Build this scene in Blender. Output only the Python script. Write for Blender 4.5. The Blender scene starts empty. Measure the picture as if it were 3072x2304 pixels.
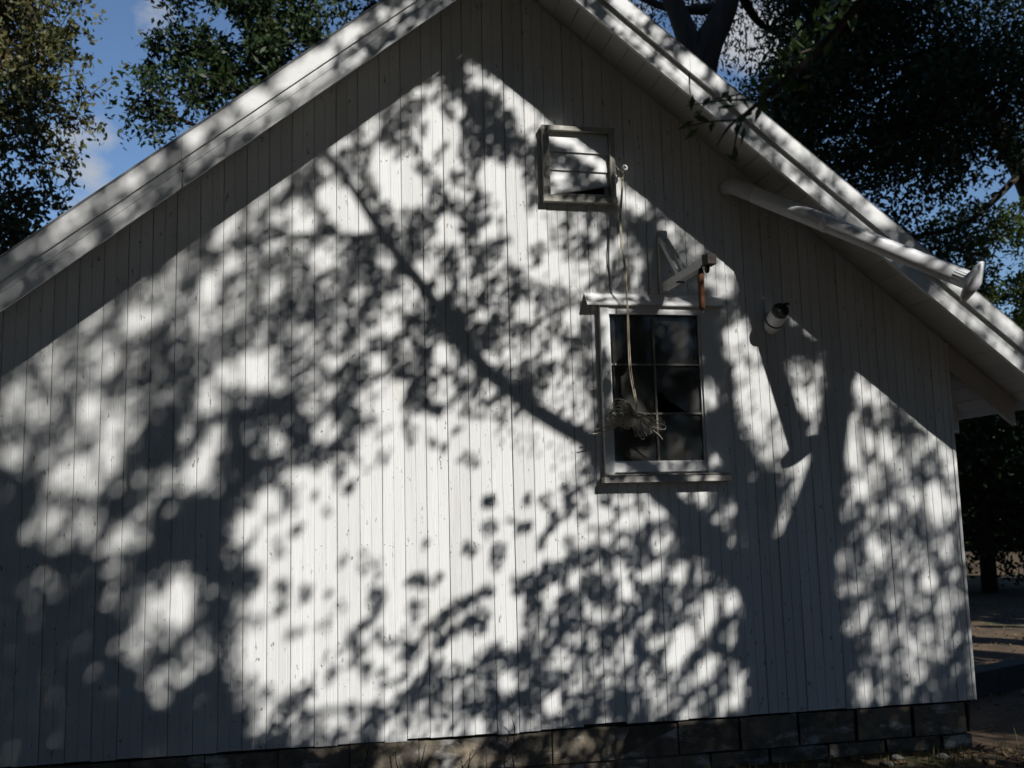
import bpy, math, random
import numpy as np
from mathutils import Vector, Matrix
random.seed(7); rng = np.random.default_rng(7)
S = bpy.context.scene
COL = S.collection

# ------------------------------------------------------------------ camera, sky, sun, exposure
cam = bpy.data.cameras.new('camera'); camo = bpy.data.objects.new('camera', cam); COL.objects.link(camo)
yaw, pitch, roll = .2054, .1319, -.0257
fw = Vector((math.sin(yaw)*math.cos(pitch), math.cos(yaw)*math.cos(pitch), math.sin(pitch)))
rt = Vector((math.cos(yaw), -math.sin(yaw), 0)); up = rt.cross(fw)
rt, up = math.cos(roll)*rt+math.sin(roll)*up, -math.sin(roll)*rt+math.cos(roll)*up
M = Matrix((rt, up, -fw)).transposed().to_4x4(); M.translation = (-1.2534, -6.055, 1.2676)
camo.matrix_world = M
cam.sensor_width = 36; cam.lens = 3006.6/3072*36; cam.clip_end = 3000; cam.clip_start = .05
cam.dof.use_dof = True; cam.dof.focus_distance = 6.2; cam.dof.aperture_fstop = 2.4
S.camera = camo
SUN = Vector((.5736, -1, .8575)).normalized()       # towards the sun
A_, B_ = .5736, .8575                                # drift of a shadow per metre towards the wall
W = bpy.data.worlds.new('World'); S.world = W; W.use_nodes = True
nt = W.node_tree; nt.nodes.clear()
def nn(t, typ, **k):
    n = t.nodes.new(typ)
    for a, v in k.items(): setattr(n, a, v)
    return n
sky = nn(nt, 'ShaderNodeTexSky', sky_type='NISHITA'); sky.sun_disc = False
sky.sun_elevation = math.asin(SUN.z); sky.sun_rotation = math.atan2(SUN.x, SUN.y)
sky.air_density = 1.0; sky.dust_density = 0; sky.ozone_density = 4.5
bg1 = nn(nt, 'ShaderNodeBackground'); bg1.inputs[1].default_value = .11
bg2 = nn(nt, 'ShaderNodeBackground'); bg2.inputs[0].default_value = (.86, .9, .97, 1); bg2.inputs[1].default_value = .55
tc = nn(nt, 'ShaderNodeTexCoord'); no = nn(nt, 'ShaderNodeTexNoise'); no.inputs['Scale'].default_value = 11; no.inputs['Detail'].default_value = 8; no.inputs['Roughness'].default_value = .55
mp = nn(nt, 'ShaderNodeMapping'); mp.inputs['Location'].default_value = (1.3, .4, 2.1); mp.inputs['Scale'].default_value = (1, 1, 1.7)
nt.links.new(tc.outputs['Generated'], mp.inputs[0]); nt.links.new(mp.outputs[0], no.inputs['Vector'])
def cloud_at(d, w):                                  # one cumulus in this direction of the sky
    d = Vector(d).normalized()
    vm = nn(nt, 'ShaderNodeVectorMath', operation='DOT_PRODUCT'); vm.inputs[1].default_value = d
    nt.links.new(tc.outputs['Generated'], vm.inputs[0])
    mr = nn(nt, 'ShaderNodeMapRange'); mr.inputs[1].default_value = math.cos(w); mr.inputs[2].default_value = 1; mr.inputs[3].default_value = 0; mr.inputs[4].default_value = .3
    nt.links.new(vm.outputs['Value'], mr.inputs[0]); return mr.outputs[0]
acc = no.outputs['Fac']
for d, w in (((-2.78, 13.05, 4.72), .06), ((-2.15, 14.05, 7.25), .04), ((6.3, 11.5, 6.1), .085), ((5.2, 11.0, 6.2), .06), ((-9, 6, 5), .12), ((3, -10, 6), .15), ((-8, -8, 6), .15), ((12, -4, 5), .12)):
    ad = nn(nt, 'ShaderNodeMath', operation='ADD'); nt.links.new(acc, ad.inputs[0]); nt.links.new(cloud_at(d, w), ad.inputs[1]); acc = ad.outputs[0]
cr = nn(nt, 'ShaderNodeMapRange'); cr.inputs[1].default_value = .70; cr.inputs[2].default_value = .90
nt.links.new(acc, cr.inputs[0])
mx = nn(nt, 'ShaderNodeMixShader'); wo = nn(nt, 'ShaderNodeOutputWorld')
nt.links.new(sky.outputs[0], bg1.inputs[0]); nt.links.new(cr.outputs[0], mx.inputs[0]); nt.links.new(bg1.outputs[0], mx.inputs[1]); nt.links.new(bg2.outputs[0], mx.inputs[2]); nt.links.new(mx.outputs[0], wo.inputs[0])
sl = bpy.data.lights.new('sun', 'SUN'); sl.energy = 5.0; sl.angle = math.radians(.53); sl.color = (1, .98, .945)
so = bpy.data.objects.new('sun', sl); COL.objects.link(so); so.rotation_euler = SUN.to_track_quat('Z', 'Y').to_euler(); so.location = (8, -14, 14)
S.view_settings.view_transform = 'Standard'; S.view_settings.look = 'None'; S.view_settings.exposure = 0; S.view_settings.gamma = 1
S.render.engine = 'CYCLES'; S.cycles.max_bounces = 4; S.cycles.diffuse_bounces = 3; S.cycles.transparent_max_bounces = 6

# ------------------------------------------------------------------ materials
def mat(name, c1, c2, scale=4., rough=.7, stretch=(1, 1, 1), bump=0., bscale=40., bstretch=(1, 1, 1), spots=None, trans=0., spec=.3, metal=0., jitter=0., detail=6):
    m = bpy.data.materials.new(name); m.use_nodes = True; t = m.node_tree; t.nodes.clear()
    out = nn(t, 'ShaderNodeOutputMaterial'); p = nn(t, 'ShaderNodeBsdfPrincipled')
    p.inputs['Roughness'].default_value = rough; p.inputs['Specular IOR Level'].default_value = spec; p.inputs['Metallic'].default_value = metal
    geo = nn(t, 'ShaderNodeNewGeometry'); mp = nn(t, 'ShaderNodeMapping'); mp.inputs['Scale'].default_value = stretch
    t.links.new(geo.outputs['Position'], mp.inputs[0])
    n = nn(t, 'ShaderNodeTexNoise'); n.inputs['Scale'].default_value = scale; n.inputs['Detail'].default_value = detail; n.inputs['Roughness'].default_value = .6
    t.links.new(mp.outputs[0], n.inputs['Vector'])
    r = nn(t, 'ShaderNodeMapRange'); r.inputs[1].default_value = .3; r.inputs[2].default_value = .7; t.links.new(n.outputs['Fac'], r.inputs[0])
    x = nn(t, 'ShaderNodeMix', data_type='RGBA'); x.inputs['A'].default_value = (*c1, 1); x.inputs['B'].default_value = (*c2, 1)
    t.links.new(r.outputs[0], x.inputs['Factor']); col = x.outputs['Result']
    for sp in (spots or []):
        sc, st, lo, hi, c3, amt = sp
        mp2 = nn(t, 'ShaderNodeMapping'); mp2.inputs['Scale'].default_value = st; mp2.inputs['Location'].default_value = (sc*.37, sc*.11, sc*.7); t.links.new(geo.outputs['Position'], mp2.inputs[0])
        n2 = nn(t, 'ShaderNodeTexNoise'); n2.inputs['Scale'].default_value = sc; n2.inputs['Detail'].default_value = 5; n2.inputs['Roughness'].default_value = .65; t.links.new(mp2.outputs[0], n2.inputs['Vector'])
        r2 = nn(t, 'ShaderNodeMapRange'); r2.inputs[1].default_value = lo; r2.inputs[2].default_value = hi; r2.inputs[4].default_value = amt; t.links.new(n2.outputs['Fac'], r2.inputs[0])
        y = nn(t, 'ShaderNodeMix', data_type='RGBA'); y.inputs['B'].default_value = (*c3, 1); t.links.new(col, y.inputs['A']); t.links.new(r2.outputs[0], y.inputs['Factor']); col = y.outputs['Result']
    if jitter:
        oi = nn(t, 'ShaderNodeObjectInfo'); r3 = nn(t, 'ShaderNodeMapRange'); r3.inputs[3].default_value = 1-jitter; r3.inputs[4].default_value = 1+jitter*.4; t.links.new(oi.outputs['Random'], r3.inputs[0])
        h = nn(t, 'ShaderNodeHueSaturation'); t.links.new(r3.outputs[0], h.inputs['Value']); t.links.new(col, h.inputs['Color']); col = h.outputs[0]
    t.links.new(col, p.inputs['Base Color'])
    if bump:
        mp3 = nn(t, 'ShaderNodeMapping'); mp3.inputs['Scale'].default_value = bstretch; t.links.new(geo.outputs['Position'], mp3.inputs[0])
        n3 = nn(t, 'ShaderNodeTexNoise'); n3.inputs['Scale'].default_value = bscale; n3.inputs['Detail'].default_value = 8; t.links.new(mp3.outputs[0], n3.inputs['Vector'])
        b = nn(t, 'ShaderNodeBump'); b.inputs['Strength'].default_value = bump; b.inputs['Distance'].default_value = .01; t.links.new(n3.outputs['Fac'], b.inputs['Height']); t.links.new(b.outputs[0], p.inputs['Normal'])
    if trans:
        tr = nn(t, 'ShaderNodeBsdfTranslucent'); t.links.new(col, tr.inputs[0]); ms = nn(t, 'ShaderNodeMixShader'); ms.inputs[0].default_value = trans
        t.links.new(p.outputs[0], ms.inputs[1]); t.links.new(tr.outputs[0], ms.inputs[2]); t.links.new(ms.outputs[0], out.inputs[0])
    else: t.links.new(p.outputs[0], out.inputs[0])
    return m
G = {}
G['paint'] = mat('old_white_paint', (.80, .80, .79), (.72, .72, .70), 2.2, .62, (9, 9, .5), .35, 60, (3.2, 3.2, .09),
    [(2.1, (6, 6, .25), .60, .74, (.60, .57, .50), .55), (34, (1, 1, .42), .632, .685, (.16, .15, .14), .8), (3.3, (1, 1, .35), .60, .70, (.66, .645, .60), .7), (70, (2.2, 2.2, .12), .67, .72, (.34, .33, .31), .6)], jitter=.1)
G['trim'] = mat('white_trim_paint', (.80, .80, .79), (.74, .74, .72), 3, .55, bump=.12, bscale=30, bstretch=(1, 1, 1), spots=[(14, (1, 1, 1), .66, .72, (.3, .28, .26), .6)], jitter=.03)
G['soffit'] = mat('soffit_paint', (.70, .67, .62), (.60, .57, .53), 3, .6, bump=.1, jitter=.08)
G['wood'] = mat('weathered_trim', (.52, .50, .43), (.36, .345, .30), 6, .7, (3, 3, 3), .3, 40, spots=[(9, (1, 1, 1), .55, .7, (.7, .69, .62), .6)])
G['sillwood'] = mat('worn_sill_wood', (.62, .60, .57), (.34, .31, .28), 8, .6, (.5, 6, 6), .3, 40, (.3, 4, 4))
G['dark'] = mat('dark_interior', (.03, .03, .03), (.02, .02, .02), 3, .9)
G['roof'] = mat('grey_roof_sheet', (.32, .32, .32), (.22, .22, .22), 4, .6)
G['block'] = mat('foundation_block', (.33, .27, .19), (.15, .135, .115), 6, .9, bump=1., bscale=26, spots=[(3.1, (1, 1, 2.5), .54, .64, (.66, .65, .62), .85), (7, (1, 1, 1), .52, .66, (.12, .105, .09), .85)], jitter=.25)
G['mortar'] = mat('mortar', (.17, .15, .125), (.09, .08, .07), 9, .95)
G['pipe'] = mat('white_sheet_metal', (.82, .82, .83), (.74, .74, .75), 3, .38, spec=.5, spots=[(5, (1, 1, 1), .64, .74, (.42, .25, .16), .45)])
G['blackplastic'] = mat('black_plastic', (.012, .012, .013), (.02, .02, .02), 5, .35, spec=.5)
G['rust'] = mat('rusty_iron', (.13, .052, .024), (.05, .025, .014), 16, .85, bump=.4, bscale=60)
G['iron'] = mat('dark_iron', (.03, .026, .023), (.05, .036, .028), 20, .7)
G['wire'] = mat('old_tan_cable', (.50, .44, .32), (.30, .26, .19), 22, .6)
G['wire2'] = mat('grey_cable', (.58, .53, .42), (.30, .27, .21), 16, .6)
G['muntin'] = mat('bare_muntin', (.34, .32, .28), (.16, .15, .13), 14, .7)
G['ceramic'] = mat('white_ceramic', (.8, .8, .77), (.7, .7, .66), 9, .25, spec=.5)
G['bark'] = mat('grey_brown_bark', (.06, .047, .036), (.03, .024, .019), 9, .9, (1, 1, .3), .9, 18, (1, 1, .3))
G['leaf_olive'] = mat('olive_leaf', (.115, .105, .035), (.05, .07, .022), 2.3, .5, trans=.22, spots=[(1.7, (1, 1, 1), .52, .66, (.17, .12, .05), .7)])
G['leaf_green'] = mat('green_leaf', (.06, .095, .025), (.032, .06, .018), 2.7, .45, trans=.25)
G['leaf_dark'] = mat('dark_green_leaf', (.042, .07, .02), (.022, .04, .013), 2.4, .5, trans=.2)
G['leaf_blocker'] = mat('blocker_tree_leaf', (.04, .06, .02), (.022, .036, .013), 2.4, .7, spec=.1)
G['leaf_bright'] = mat('yellow_green_leaf', (.11, .15, .035), (.06, .10, .02), 3.1, .45, trans=.3)
G['ground'] = mat('leaf_litter_soil', (.15, .10, .06), (.06, .044, .03), 3, .95, bump=.8, bscale=14, spots=[(1.1, (1, 1, 1), .54, .66, (.085, .10, .04), .6), (26, (1, 1, 1), .58, .66, (.17, .12, .07), .7)])
G['litter'] = mat('dead_leaf', (.26, .17, .09), (.12, .08, .05), 19, .8, trans=.1)
G['grass'] = mat('dry_grass', (.30, .26, .12), (.10, .13, .045), 6, .7, trans=.2)
G['stone'] = mat('pale_stone', (.34, .32, .28), (.18, .165, .15), 9, .85, bump=.4, bscale=30)
G['timber'] = mat('old_dark_timber', (.075, .07, .065), (.04, .037, .035), 5, .85, (.6, 5, 5), .5, 25, (.4, 4, 4))
G['stem'] = mat('dry_stem', (.10, .075, .05), (.05, .04, .03), 20, .9)
def glass_mat():
    m = bpy.data.materials.new('dusty_glass'); m.use_nodes = True; t = m.node_tree; t.nodes.clear()
    out = nn(t, 'ShaderNodeOutputMaterial'); tr = nn(t, 'ShaderNodeBsdfTransparent'); tr.inputs[0].default_value = (.62, .64, .63, 1)
    df = nn(t, 'ShaderNodeBsdfDiffuse'); gl = nn(t, 'ShaderNodeBsdfGlossy'); gl.inputs['Roughness'].default_value = .06
    geo = nn(t, 'ShaderNodeNewGeometry'); n = nn(t, 'ShaderNodeTexNoise'); n.inputs['Scale'].default_value = 5; n.inputs['Detail'].default_value = 7; t.links.new(geo.outputs['Position'], n.inputs['Vector'])
    r = nn(t, 'ShaderNodeMapRange'); r.inputs[1].default_value = .3; r.inputs[2].default_value = .75; r.inputs[3].default_value = .05; r.inputs[4].default_value = .2; t.links.new(n.outputs['Fac'], r.inputs[0])
    df.inputs[0].default_value = (.42, .40, .37, 1)
    a = nn(t, 'ShaderNodeMixShader'); t.links.new(r.outputs[0], a.inputs[0]); t.links.new(tr.outputs[0], a.inputs[1]); t.links.new(df.outputs[0], a.inputs[2])
    f = nn(t, 'ShaderNodeFresnel'); f.inputs[0].default_value = 1.36; b = nn(t, 'ShaderNodeMixShader'); t.links.new(f.outputs[0], b.inputs[0]); t.links.new(a.outputs[0], b.inputs[1]); t.links.new(gl.outputs[0], b.inputs[2]); t.links.new(b.outputs[0], out.inputs[0])
    return m
G['glass'] = glass_mat()

# ------------------------------------------------------------------ mesh helpers
class MB:
    def __init__(s): s.v = []; s.f = []
    def add(s, v, f):
        k = len(s.v); s.v += [tuple(p) for p in v]; s.f += [tuple(i+k for i in q) for q in f]; return s
    def hexa(s, c8): return s.add(c8, [(0, 3, 2, 1), (4, 5, 6, 7), (0, 1, 5, 4), (1, 2, 6, 5), (2, 3, 7, 6), (3, 0, 4, 7)])
    def box(s, x0, x1, y0, y1, z0, z1): return s.hexa([(x0, y0, z0), (x1, y0, z0), (x1, y1, z0), (x0, y1, z0), (x0, y0, z1), (x1, y0, z1), (x1, y1, z1), (x0, y1, z1)])
    def bar(s, a, b, w, h, upv=(0, 0, 1)):
        a, b = Vector(a), Vector(b); d = (b-a).normalized(); u = Vector(upv); r = d.cross(u).normalized(); u = r.cross(d)
        c = lambda p: [p-r*w/2-u*h/2, p+r*w/2-u*h/2, p+r*w/2+u*h/2, p-r*w/2+u*h/2]
        A, B = c(a), c(b); return s.add(A+B, [(3, 2, 1, 0), (4, 5, 6, 7), (0, 1, 5, 4), (1, 2, 6, 5), (2, 3, 7, 6), (3, 0, 4, 7)])
    def tube(s, pts, rad, n=8, cap=True):
        pts = [Vector(p) for p in pts]
        if not hasattr(rad, '__len__'): rad = [rad]*len(pts)
        V = []; F = []; pr = None
        for i, p in enumerate(pts):
            d = (pts[min(i+1, len(pts)-1)]-pts[max(i-1, 0)])
            d = d.normalized() if d.length > 1e-9 else Vector((0, 0, 1))
            if pr is None: pr = d.orthogonal().normalized()
            else:
                pr = pr-d*pr.dot(d); pr = pr.normalized() if pr.length > 1e-6 else d.orthogonal().normalized()
            q = d.cross(pr)
            for k in range(n):
                t = 2*math.pi*k/n; V.append(p+(pr*math.cos(t)+q*math.sin(t))*rad[i])
        for i in range(len(pts)-1):
            for k in range(n): F.append((i*n+k, i*n+(k+1) % n, (i+1)*n+(k+1) % n, (i+1)*n+k))
        if cap: F.append(tuple(range(n-1, -1, -1))); F.append(tuple((len(pts)-1)*n+k for k in range(n)))
        return s.add(V, F)
    def build(s, name, m, parent=None, smooth=False):
        me = bpy.data.meshes.new(name); me.from_pydata(s.v, [], s.f); me.update()
        return link(me, name, m, parent, smooth)
ORG = {}
def link(me, name, m, parent=None, smooth=False):
    if m is not None and not me.materials: me.materials.append(m)
    if smooth: me.polygons.foreach_set('use_smooth', [True]*len(me.polygons))
    o = bpy.data.objects.new(name, me); COL.objects.link(o)
    if parent is not None:
        o.parent = parent; o.matrix_parent_inverse = Matrix.Translation(-ORG.get(parent.name, Vector((0, 0, 0))))
    return o
def tag(o, label=None, cat=None, group=None, kind=None):
    for k, v in (('label', label), ('category', cat), ('group', group), ('kind', kind)):
        if v: o[k] = v
    return o
def thing(name, loc, label, cat, group=None):
    o = bpy.data.objects.new(name, None); COL.objects.link(o); o.location = loc; ORG[o.name] = Vector(loc); o.empty_display_size = .1
    return tag(o, label, cat, group)
def quads(name, C, U, V, m, parent=None, kind='stuff', fold=0.):
    """leaf-shaped quads: centre C, half axes U (length) and V (width) as numpy arrays"""
    n = len(C); Nn = np.cross(U, V); Nn /= (np.linalg.norm(Nn, axis=1, keepdims=True)+1e-9); lift = Nn*np.linalg.norm(V, axis=1, keepdims=True)*fold
    P = np.empty((n, 4, 3), np.float32); P[:, 0] = C-U; P[:, 1] = C+V-U*.15+lift; P[:, 2] = C+U; P[:, 3] = C-V-U*.15+lift
    me = bpy.data.meshes.new(name); me.vertices.add(n*4); me.vertices.foreach_set('co', P.ravel())
    me.loops.add(n*4); me.loops.foreach_set('vertex_index', np.arange(n*4, dtype=np.int32))
    me.polygons.add(n); me.polygons.foreach_set('loop_start', np.arange(0, n*4, 4, dtype=np.int32)); me.polygons.foreach_set('loop_total', np.full(n, 4, np.int32))
    me.update(calc_edges=True); o = link(me, name, m, parent)
    if kind: o['kind'] = kind
    return o
def unit(a): return a/(np.linalg.norm(a, axis=1, keepdims=True)+1e-9)

# ------------------------------------------------------------------ the ground
def gz(x, y):
    t = min(max((1.6-x)/2.2, 0), 1); t = t*t*(3-2*t)
    near = min(max((3-abs(y))/4, 0), 1)
    return -.27-.19*t*near-.10*(1-near)+.02*math.sin(x*2.1+y*1.3)*math.cos(y*1.7-x)
xs = sorted(set([round(-12+.4*i, 2) for i in range(70)]+[-400, -150, -60, -30, -18, 20, 30, 60, 150, 400])); ys = sorted(set([round(-9+.4*i, 2) for i in range(60)]+[-400, -150, -60, -30, -16, 17, 22, 30, 60, 150, 400]))
g = MB(); g.v = [(x, y, gz(x, y)+(0 if abs(x) < 18 and abs(y) < 18 else -.02)) for y in ys for x in xs]
nx = len(xs); g.f = [(j*nx+i, j*nx+i+1, (j+1)*nx+i+1, (j+1)*nx+i) for j in range(len(ys)-1) for i in range(nx-1)]
tag(g.build('ground', G['ground'], smooth=True), kind='structure')

# ------------------------------------------------------------------ the building
m_, H_, x0_, OV, HL, HU = .7944, 4.8003, .0273, .4885, 4.6703, 4.9667
HALF, BW = 3.048, .13335
def roofz(x, h=H_): return h+(.055 if x < x0_-1e-6 else 0)-m_*abs(x-x0_)
house = thing('gable_outbuilding', (0, 0, -.45), 'white painted wooden outbuilding with a steep gable and vertical board siding', 'building')
HOLES = [(.605, 1.30, 1.55, 2.56), (.295, .66, 3.335, 3.725)]
# sheathing behind the boards, with the window and vent openings left open
sh = MB()
xs_ = sorted([-HALF+.01, x0_, HALF-.01]+[h[0] for h in HOLES]+[h[1] for h in HOLES]+[-2, -1, 2])
for xa, xb in zip(xs_[:-1], xs_[1:]):
    cuts = sorted([(h[2], h[3]) for h in HOLES if h[0] < (xa+xb)/2 < h[1]]); z = -.02
    for lo, hi in cuts: sh.box(xa, xb, .024, .05, z, lo); z = hi
    ta, tb = roofz(xa)-.002, roofz(xb)-.002
    sh.hexa([(xa, .024, z), (xb, .024, z), (xb, .05, z), (xa, .05, z), (xa, .024, ta), (xb, .024, tb), (xb, .05, tb), (xa, .05, ta)])
wall = sh.build('wall', G['dark'], house)
def prof(t):                                         # depth of a board's face at t metres from its left edge
    kn = [(0, .013), (.0022, .0008), (.006, 0), (.0635, 0), (.0665, .0042), (.0695, 0), (.1285, 0), (.1312, .0008), (BW, .013)]
    for (a, ya), (b, yb) in zip(kn[:-1], kn[1:]):
        if a <= t <= b: return ya+(yb-ya)*(t-a)/(b-a)
    return .013
KN = [0, .0022, .006, .0635, .0665, .0695, .1285, .1312, BW]
def board_piece(mb, xl, ta, tb, z0, z1f, dy, tilt, wob):
    ks = [ta]+[k for k in KN if ta+1e-5 < k < tb-1e-5]+[tb]
    zs = [0., .33, .67, 1.]; n = len(ks); V = []; F = []
    for k in ks:
        x = xl+k
        for s in zs:
            zt = z1f(x); zz = z0+(zt-z0)*s
            V.append((x+wob*math.sin(zz*2.3+xl*9), prof(k)+dy+tilt*(k-.066)+.0012*math.sin(zz*3.1+xl*23), zz))
    for i in range(n-1):
        for j in range(3): F.append((i*4+j, (i+1)*4+j, (i+1)*4+j+1, i*4+j+1))
    base = len(V)
    V += [(xl+ta, .023, z0), (xl+tb, .023, z0), (xl+ta, .023, z1f(xl+ta)), (xl+tb, .023, z1f(xl+tb))]
    F.append(tuple([i*4 for i in range(n)][::-1])+(base, base+1)); F.append(tuple(i*4+3 for i in range(n))+(base+3, base+2))
    F.append((base, 0, 1, 2, 3, base+2)); F.append((base+1, base+3, (n-1)*4+3, (n-1)*4+2, (n-1)*4+1, (n-1)*4))
    mb.add(V, F)
steps = {-1: -.012, 0: -.006, 1: .004, 3: .012, 4: .012, -6: -.01, -9: -.008, 8: .006}
for n in range(-23, 23):
    xl = n*BW; ta = .0035 if n == 0 else (.0008 if n % 3 else .0016); tb = BW-.0008
    if xl+tb > HALF: tb = HALF-xl
    if xl < -HALF: ta = -HALF-xl
    mb = MB(); dy = rng.uniform(-.0018, .0018); tilt = rng.uniform(-.018, .018); wob = rng.uniform(-.0011, .0011)
    z0 = .002+rng.uniform(-.003, .003)+steps.get(n, 0)
    top = lambda x: roofz(x)-.0025
    hs = [h for h in HOLES if h[0] < xl+tb and h[1] > xl+ta]
    edges = sorted({ta, tb}|{min(max(e-xl, ta), tb) for h in hs for e in h[:2]})
    for a, b in zip(edges[:-1], edges[1:]):
        if b-a < 1e-4: continue
        whole = len(edges) == 2
        mid = xl+(a+b)/2; z = z0
        for h in sorted([h for h in hs if h[0] < mid < h[1]], key=lambda h: h[2]):
            board_piece(mb, xl, a, b, z, lambda x, q=h[2]: q, dy, tilt, wob); z = h[3]
            if whole: mb.build('siding_board', G['paint'], wall); mb = MB()      # the board stops at the opening and starts again above
        board_piece(mb, xl, a, b, z, top, dy, tilt, wob)
    mb.build('siding_board', G['paint'], wall)
nl = MB()
for n in range(-23, 23):
    for zr in (.33, 1.12, 1.93, 2.72, 3.5):
        for t in (.012, .045):
            x = n*BW+t; z = zr+rng.uniform(-.012, .012)
            if z > roofz(x)-.1 or abs(x) > HALF-.02 or any(h[0]-.08 < x < h[1]+.1 and h[2]-.1 < z < h[3]+.1 for h in HOLES): continue
            r = .0042; nl.add([(x+r*math.cos(k*1.0472), -.0015, z+r*math.sin(k*1.0472)) for k in range(6)]+[(x, -.0042, z)], [(k, (k+1) % 6, 6) for k in range(6)])
tag(nl.build('nail_heads', G['trim'], wall), kind='stuff')
# side and back walls, floor
for sx in (-1, 1):
    sw = MB().box(min(sx*2.99, sx*3.03), max(sx*2.99, sx*3.03), .051, 7, -.02, roofz(sx*3.03)-.003).build('side_wall', G['dark'], house)
    bm = MB().box(min(sx*3.031, sx*3.05), max(sx*3.031, sx*3.05), 0, BW-.004, 0, roofz(sx*3.05)-.004)
    me = bpy.data.meshes.new('siding_board'); me.from_pydata(bm.v, [], bm.f); me.materials.append(G['paint'])
    for k in range(50):
        o = link(me, 'siding_board', None, sw); o.location = (0, .094+k*BW, 0)
    MB().box(min(sx*3.0485, sx*3.07), max(sx*3.0485, sx*3.07), -.004, .09, .004, roofz(sx*3.07)-.004).build('corner_board', G['trim'], house)
MB().box(-3, 3, 6.95, 7.05, -.02, 4.7).build('back_wall', G['dark'], house)
MB().box(-2.98, 2.98, .06, 6.94, -.06, -.01).build('floor_boards', G['dark'], house)
# roof
def slope(mb, side, xa, xb, y0, y1, ht, hb):
    a, b = x0_+side*xa, x0_+side*xb
    if a > b: a, b = b, a
    f = lambda x, h: h-m_*abs(x-x0_)
    return mb.hexa([(a, y0, f(a, hb)), (b, y0, f(b, hb)), (b, y1, f(b, hb)), (a, y1, f(a, hb)), (a, y0, f(a, ht)), (b, y0, f(b, ht)), (b, y1, f(b, ht)), (a, y1, f(a, ht))])
EAVE = 3.56
rf = MB()
for s in (-1, 1): slope(rf, s, 0, EAVE, -OV+.036, 7.3, HU-.02, H_+(.03 if s > 0 else .085))
roof = rf.build('roof', G['roof'], house)
for s in (-1, 1):
    slope(MB(), s, 0, EAVE+.03, -OV-.004, 7.32, HU-.001, HU-.017).build('roof_sheet', G['roof'], roof)
    dx = .135*math.cos(math.atan(m_)); k = 0
    while k*dx < EAVE:
        xa, xb = k*dx+.0026, min((k+1)*dx-.0026, EAVE)
        slope(MB(), s, xa, xb, -OV+.036, .0228 if xa < 3.03 else 7.2, H_+(.026 if s > 0 else .081), H_+(0 if s > 0 else .055)+rng.uniform(-.001, .001)).build('soffit_board', G['soffit'], roof); k += 1
    J = 1.06 if s > 0 else 1.95                                   # butt joint in the rake trim
    pr = .012 if s > 0 else .004; lip = HL if s > 0 else HL-.010
    for xa, xb in ((0, J-.001), (J+.001, EAVE+.02)):
        slope(MB(), s, xa, xb, -OV-pr, -OV+.0095, HU-.019, HU-.148).build('rake_board', G['trim'], roof)
        slope(MB(), s, xa+.004, xb-.006, -OV+.0105, -OV+.034, HU-.146, HU-.2045).build('rake_moulding', G['trim'], roof)
        slope(MB(), s, xa, xb-.008, -OV+.0085, -OV+(.033 if s > 0 else .022), HU-.2090, lip).build('rake_lower_board', G['trim'], roof)
    slope(MB(), s, 0, EAVE, -OV+.0265, -OV+.034, HU-.203, HU-.211).build('rake_backing', G['dark'], roof)
    sx = s
    xb = x0_+s*(EAVE+.002); MB().box(min(xb, xb+s*.024), max(xb, xb+s*.024), -OV+.04, 7.2, roofz(x0_+s*EAVE)-.06, roofz(x0_+s*EAVE)+.14).build('eave_board', G['trim'], roof)
    for yy in (.004, .62, 1.24, 1.86, 2.5, 3.1, 3.7, 4.3):
        xa, xb = 3.075 if s > 0 else 3.13, 3.53
        t = MB(); a, b = x0_+s*xa-(x0_ if s > 0 else 0), x0_+s*xb
        f = lambda x, h: h-m_*abs(x-x0_)
        A = [(a, f(a, H_-.002)), (b, f(b, H_-.002)), (b, f(b, H_)-.19), (a, f(a, H_)-.19)]
        t.add([(x, yy, z) for x, z in A]+[(x, yy+.04, z) for x, z in A], [(0, 1, 2, 3), (7, 6, 5, 4), (0, 4, 5, 1), (1, 5, 6, 2), (2, 6, 7, 3), (3, 7, 4, 0)])
        t.build('rafter_tail', G['soffit'], roof)
# foundation: two courses of block under the siding
fd = MB().box(-HALF+.05, HALF-.05, .0905, .2, -.9, -.012); fd.box(-HALF+.05, 1.15, .026, .09, -.9, -.02); foundation = fd.build('foundation', G['mortar'], house)
bl = .40; blocks = {}
for c in range(3):
    for k in range(-9, 9):
        xa = k*bl+(.0 if c % 2 else .2); xb = xa+bl
        if xb < -HALF or xa > HALF: continue
        xa, xb = max(xa, -HALF+.02), min(xb, HALF-.02); zt = -.014-c*.2
        j = rng.uniform(-.008, .008, 8); gp = .004 if xa < 1.2 else .010; t = MB()
        y0 = .012+rng.uniform(-.008, .01)
        t.hexa([(xa+gp, y0+j[0], zt-.188), (xb-gp, y0+j[1], zt-.188), (xb-gp, .1, zt-.188), (xa+gp, .1, zt-.188), (xa+gp, y0+j[2], zt+j[4]*.5), (xb-gp, y0+j[3], zt+j[5]*.5), (xb-gp, .1, zt), (xa+gp, .1, zt)])
        t.build('foundation_block', G['block'], foundation)

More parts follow.
